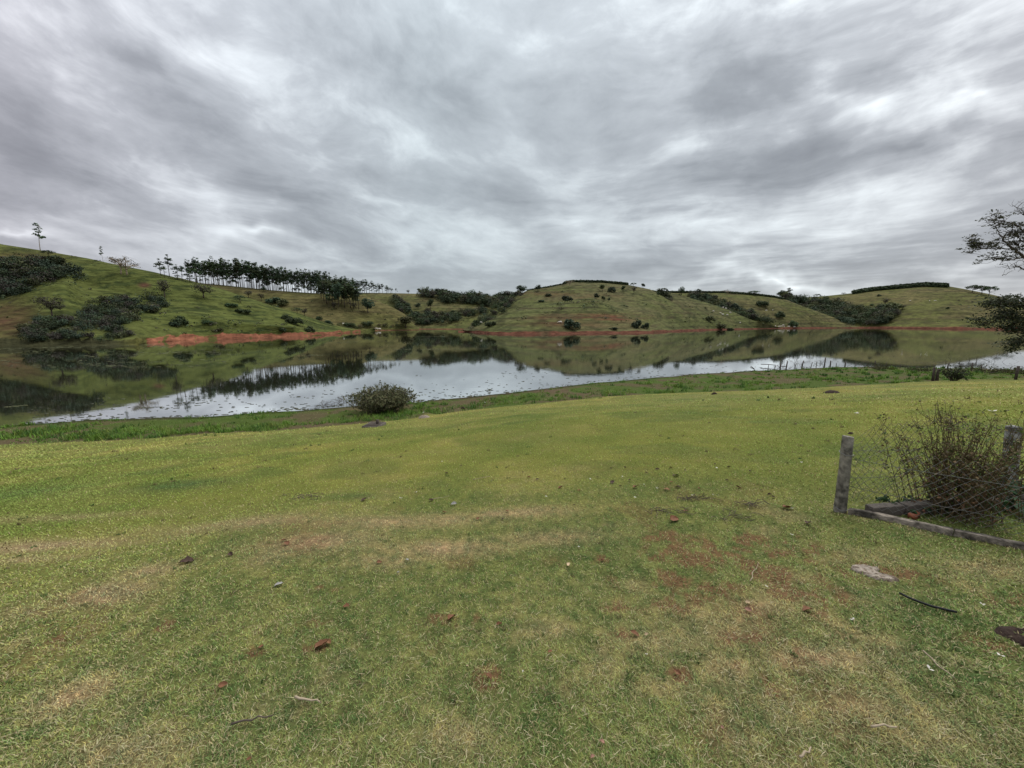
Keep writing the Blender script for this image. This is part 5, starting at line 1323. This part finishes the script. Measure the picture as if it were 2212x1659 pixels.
for px, py, w, c, lab in (
    (405, 1229, 34, DB, 'dark brown curled leaf on the pale turf at the left'), (501, 1213, 18, DB, 'small dark leaf right of the curled one at the left'),
    (621, 1188, 22, BR, 'red-brown leaf on the pale patch left of the middle, lower one'), (614, 1181, 16, BR, 'red-brown leaf touching the lower one left of the middle'),
    (603, 1277, 26, GRY, 'flat grey leaf on the near lawn left of the middle'), (697, 1412, 50, BR, 'largest crumpled brown leaf in the near lawn'), (712, 1405, 26, OR, 'orange end leaf lying on the largest crumpled leaf'),
    (566, 1420, 18, BR, 'rust-red leaf left of the largest crumpled leaf'), (484, 1500, 26, BR, 'rust-brown leaf standing in the grass at lower left'), (748, 1325, 26, BR, 'twisted brown leaf above the largest crumpled leaf'),
    (976, 1349, 40, BR, 'long rusty leaf in the middle of the near lawn'), (1078, 1363, 24, BR, 'rusty leaf right of the long one'), (1056, 1478, 30, BR, 'dark rusty leaf pile in the lower middle'),
    (1370, 1382, 34, BR, 'rusty leaf lying on a red soil spot'), (1396, 1382, 16, TN_, 'pale curled leaf at the right end of the rusty one'), (1463, 1463, 26, BR, 'rust leaf right of the lower middle'),
    (1742, 1330, 30, BR, 'red-brown leaf on the near lawn at the right'), (1744, 1134, 22, DB, 'dark curled leaf just left of the fence kerb'), (1615, 1327, 22, PK, 'pinkish brown leaf with a pale one above it'),
    (1614, 1312, 16, TN_, 'pale leaf above the pinkish one'), (1302, 1217, 16, BR, 'small rust leaf on the grey-green turf'), (1228, 1226, 20, TN_, 'pale bleached leaf left of the small rust leaf'),
    (1280, 1645, 20, PK, 'pinkish leaf near the bottom edge, middle'), (1300, 1612, 22, PK, 'upper pinkish leaf near the bottom edge'), (1442, 1474, 1, BR, None),
    (1095, 1108, 16, BR, 'reddish leaf where the pale turf begins'), (960, 1109, 16, OR, 'orange-brown leaf on the edge of the pale turf'), (980, 1090, 24, GRY, 'grey curved leaf above the orange-brown one'), (931, 1079, 18, DB, 'dark leaf on the green turf left of the grey curved one'),
    (787, 1085, 22, DB, 'dark curved leaf beside the lush patch'), (965, 1024, 12, DB, 'black upright leaf alone in the middle lawn'), (1032, 1125, 14, BR, 'small reddish leaf below the dark one on the pale turf'), (1086, 1126, 12, DB, 'tiny dark leaf beside the reddish one'),
    (1455, 1131, 40, BR, 'long brown leaf in the dark twig line'), (1480, 1114, 14, OR, 'small orange leaf right of the long brown one'), (1700, 1104, 30, BR, 'brown leaf just left of the fence post'), (1211, 1055, 18, BR, 'round brown leaf in the middle of the far scatter'),
    (1323, 1043, 22, DB, 'dark crumpled leaf in the far scatter, leftmost of three'), (1460, 1028, 22, DB, 'pair-like crumpled leaf in the far scatter'), (1420, 1014, 14, DB, 'black upright leaf in the far scatter'), (1448, 1009, 18, BR, 'brown leaf topmost of the far scatter'),
    (1372, 1055, 22, BR, 'brown leaf with dark end in the far scatter'), (1595, 1055, 16, BR, None), (1645, 1062, 10, DB, None), (1662, 1073, 12, DB, None), (1160, 1035, 14, DB, None), (1142, 1031, 12, BR, None), (1360, 1037, 10, DB, None),
    (1350, 1010, 9, DB, None), (1490, 1040, 12, DB, None), (1450, 1043, 12, BR, None), (1465, 1054, 18, DB, None), (1440, 1060, 20, OR, None), (1570, 1037, 10, DB, None), (1320, 1012, 8, DB, None), (1130, 1020, 9, DB, None), (1250, 1063, 12, OR, None), (1340, 1053, 12, DB, None),
    (1620, 1018, 9, DB, None), (1575, 1008, 10, DB, None), (1290, 1030, 8, DB, None), (1220, 1034, 8, DB, None), (1700, 1000, 10, DB, None), (37, 1022, 9, DB, None), (1545, 1002, 8, DB, None), (1480, 1015, 8, DB, None), (1396, 1021, 8, DB, None), (1533, 913, 9, DB, None),
    (1510, 1058, 12, BR, None), (1670, 1078, 10, DB, None), (2022, 987, 10, DB, None), (1240, 1094, 8, DB, None), (1520, 1072, 8, DB, None), (880, 1222, 16, GRY, 'grey curled leaf by a brown earth spot'), (820, 1228, 20, BR, 'brown leaf by the grey curled one'), (1560, 1580, 14, PK, 'small pinkish leaf at lower right'),
    (1188, 1432 - 10, 20, BR, None), (860, 1250, 12, GRY, None), (1252, 1563, 10, BR, None), (540, 1660, 16, BR, None), (1010, 1455, 10, TN_, None), (470, 1440, 1, BR, None)):
    if w > 2: dead(px, py, w, c, lab)
# white scraps (fallen blossom)
def scrap(px, py, w, lab=None):
    p = G(px, py); s = .7 * w * np.hypot(p[0], p[1]) / FL; rng = np.random.RandomState(int(px)); m = MB()
    for i in range(4):
        a = rng.uniform(0, 6.28); e = np.array([math.cos(a), math.sin(a), rng.uniform(.1, .6)]) * s * .5; q = np.cross(e, [0, 0, 1]) * .35; m.add([[0, 0, 0], e * .6 + q, e, e * .6 - q], [[0, 1, 2, 3]])
    o = m.build('blossom', M['white'], None, False, (p[0], p[1], p[2] + .02)); tag(o, lab or 'tiny fallen white blossom on the lawn', 'blossom', 'fallen white blossoms')
for a in ((2005, 1457, 16, 'white fallen blossom in the near grass at the right'), (2159, 1428, 12, 'white blossom bits beside the earth hollow'), (866, 1078, 10, 'white petal on the middle lawn left'), (1276, 1036, 9, 'white petal below a dark leaf in the far scatter'), (1371, 1082, 9, 'round white blossom on the green turf'),
          (1550, 1012, 12, 'long white scrap in the far scatter'), (1345, 1030, 7, None), (1392, 1048, 7, None), (1419, 1058, 8, None), (1495, 1076, 7, None), (2120, 1318, 9, None), (1180, 1078, 8, None), (955, 1000, 6, None), (1540, 1075, 6, None), (900, 1065, 6, None), (1710, 1105, 7, None), (1850, 898, 10, None), (1020, 880, 8, 'white scrap on the lawn edge right of the bush'), (915, 899, 8, None), (1048, 871, 10, 'white tuft in the shore grass right of the bush'),
          (1840, 1352, 12, None), (1710, 1160, 8, None), (1250, 1190, 8, None), (1730, 1000, 8, None), (2143, 892, 14, 'white sliver on the far lawn at the right'), (1655, 1280, 10, None), (1395, 1430, 10, None), (1130, 1470, 9, None)):
    scrap(*a)
def stick(px, py, px2, py2, r, col, lab):
    a = G(px, py); b_ = G(px2, py2); m = MB(); t = np.linspace(0, 1, 7)[:, None]; c = a + (b_ - a) * t; c[:, 2] = ground_z(c[:, 0], c[:, 1]) + .028; c += rs.normal(size=c.shape) * .004; m.tube(c - a, np.linspace(r, r * .5, 7), 5); tag(m.build('stick', M[col], None, False, a), lab, 'stick')
stick(640, 1533, 695, 1541, .006, 'pale_bark', 'pale dry stick lying in the lower left lawn'); stick(1880, 1590, 1935, 1590, .005, 'pale_bark', 'short pale straight stick near the lower right'); stick(500, 1590, 590, 1570, .005, 'bark', 'thin brown twig at the lower left edge of the near lawn')
stick(1990, 1420, 2060, 1480, .004, 'pale_bark', 'thin dry stalk slanting in the right foreground'); stick(1730, 1655, 1752, 1632, .005, 'pale_bark', 'short straw-coloured stick at the bottom edge, right'); stick(1620, 1270, 1636, 1230, .003, 'pale_bark', 'fine pale stalk standing askew below the red soil')
stick(930, 1078, 970, 1074, .004, 'pale_bark', 'thin pale twig among the leaves of the middle lawn'); stick(1020, 1028 + 8, 1060, 1030, .004, 'pale_bark', 'fine twig left of the far leaf scatter')
# twig litter piles
def twig_pile(px, py, w, h, n, lab, seed):
    rng = np.random.RandomState(seed); p = G(px, py); k = np.hypot(p[0], p[1]) / FL; m = MB(); q = G(px, py - h)
    dep = abs(q[1] - p[1]) + .03
    for i in range(n):
        c = np.array([rng.normal() * w * k * .3, rng.normal() * dep * .5, 0]); c[2] = float(ground_z(p[0] + c[0], p[1] + c[1])) - p[2] + .02; a = rng.uniform(0, 6.28); l = rng.uniform(.05, .16); d = np.array([math.cos(a), math.sin(a) * .5, rng.uniform(-.1, .25)]) * l
        m.tube(curve(c - d / 2, c + d / 2, rng, 4, .15), .0025, 4, cap=False)
    tag(m.build('twig_pile', M['bark'], None, False, p), lab, 'twigs')
twig_pile(655, 1084, 60, 8, 30, 'dark heap of fine twigs on the left middle lawn', 1); twig_pile(1492, 1082, 60, 7, 30, 'dark twig litter behind the long brown leaf', 2); twig_pile(1440, 1115, 70, 6, 25, 'line of dark twigs left of the long brown leaf', 3)
twig_pile(1590, 1125, 60, 8, 20, 'sparse dark twigs right of the long brown leaf', 4); twig_pile(1290, 925, 40, 8, 13, 'wiry dead weed sticking up in the far lawn', 5); twig_pile(620, 1072, 20, 4, 6, 'few fine twigs left of the dark heap', 6); twig_pile(1620, 1098, 40, 5, 15, 'faint dark twigs on the green turf left of the fence', 7)
# flat pale slab of rotten wood, black strip, hollow
def slab():
    rng = np.random.RandomState(3); P = [(1838, 1228), (1862, 1226), (1884, 1232), (1893, 1230), (1899, 1238), (1890, 1243), (1912, 1249), (1936, 1256), (1943, 1262), (1925, 1262), (1900, 1259), (1878, 1252), (1856, 1243), (1836, 1235)]
    c = G(1888, 1243); q = np.array([G(a, b_) for a, b_ in P]) - c; n = len(q); ctr = q.mean(0); V = []; rings = (1.0, .95, .7, .4, .12)
    hs = (0, .014, .017, .015, .018)
    for r_, h in zip(rings, hs):
        for i in range(n): V.append(ctr + (q[i] - ctr) * r_ + [0, 0, h + (rng.normal() * .003 if r_ < 1 else 0)])
    V.append(ctr + [0, 0, .017]); F = [[k * n + i, k * n + (i + 1) % n, (k + 1) * n + (i + 1) % n, (k + 1) * n + i] for k in range(4) for i in range(n)]
    m = MB(); m.add(V, F); m.add(np.array(V), [[4 * n + i, 4 * n + (i + 1) % n, 5 * n] for i in range(n)]); tag(m.build('bark_slab', M['stone'], None, False, c), 'flat pale crumbling slab lying in the turf below the fence', 'slab')
slab()
pts = [(1941, 1291), (1960, 1301), (1985, 1311), (2010, 1320), (2040, 1327), (2064, 1333)]; c = G(*pts[0]); Q = np.array([G(*p) for p in pts]) - c; m = MB(); t = np.linspace(0, 5, 16); Q = np.stack([np.interp(t, range(6), Q[:, i]) for i in range(3)], -1)
V = []; wd = np.concatenate([np.linspace(.003, .009, 5), np.full(7, .009), np.linspace(.009, .004, 4)])
for i in range(16): V += [Q[i] + [0, -wd[i] * .9, .012], Q[i] + [0, wd[i] * .9, .012], Q[i] + [0, wd[i] * .8, .020], Q[i] + [0, -wd[i] * .6, .026]]
m.add(V, [[i * 4 + j, i * 4 + (j + 1) % 4, (i + 1) * 4 + (j + 1) % 4, (i + 1) * 4 + j] for i in range(15) for j in range(4)] + [[0, 3, 2, 1], [60, 61, 62, 63]])
tag(m.build('hose_piece', M['black_rubber'], None, True, c), 'black curved strip half buried in the grass below the slab', 'hose')
def hollow():
    rng = np.random.RandomState(4); c = G(2212, 1388); m = MB(); n = 22; V = []
    rings = ((1.0, .0), (.85, .018), (.65, .024), (.45, .008), (.2, .004))
    for r_, h in rings:
        for i in range(n):
            a = i * 6.283 / n; rr = .085 * r_ * (1 + .2 * math.sin(3 * a + 1) + rng.normal() * .04); x, y = math.cos(a) * rr * 1.15, math.sin(a) * rr * .9; V.append([x, y, float(ground_z(c[0] + x, c[1] + y)) - c[2] + h + rng.normal() * .008 * (r_ < 1)])
    V.append([0, 0, .004]); F = [[k * n + i, k * n + (i + 1) % n, (k + 1) * n + (i + 1) % n, (k + 1) * n + i] for k in range(4) for i in range(n)]
    m.add(V, F); m.add(np.array(V), [[4 * n + i, 4 * n + (i + 1) % n, 5 * n] for i in range(n)]); tag(m.build('soil_mound', M['dark_soil'], None, False, c), 'dark crumbly hollow of dug earth at the right edge of the near lawn', 'soil mound')
    # clods on it
    for k in range(1):
        pass
hollow()
def mound(px, py, w, h, lab, col='dark_soil', name='molehill'):
    c = G(px, py); k = np.hypot(c[0], c[1]) / FL; rx, hz = w * k / 2, h * k; rng = np.random.RandomState(int(px)); V = []; n = 14
    for r_, hh in ((1, -.02), (.8, .45), (.5, .85), (.2, 1.0)):
        for i in range(n): a = i * 6.283 / n; V.append([math.cos(a) * rx * r_ * (1 + rng.normal() * .06), math.sin(a) * rx * .7 * r_, hz * hh * (1 + rng.normal() * .05)])
    V.append([0, 0, hz]); m = MB(); m.add(V, [[k_ * n + i, k_ * n + (i + 1) % n, (k_ + 1) * n + (i + 1) % n, (k_ + 1) * n + i] for k_ in range(3) for i in range(n)]); m.add(np.array(V), [[3 * n + i, 3 * n + (i + 1) % n, 4 * n] for i in range(n)])
    tag(m.build(name, M[col], None, True, c), lab, 'mound' if name == 'molehill' else 'stone')
mound(1797, 849, 27, 5, 'dark molehill on the far lawn in front of the fence posts'); mound(1543, 852, 12, 4, 'small dark clod at the lawn edge, right of the middle'); mound(917, 902, 26, 6, 'pale rounded stone at the lawn edge right of the bush', 'stone', 'stone'); mound(1000, 883, 9, 4, 'small black clod at the lawn edge near the white scrap'); mound(1838, 936, 1.2 * 8, 3, 'tiny dark clod on the far lawn above the fence post')
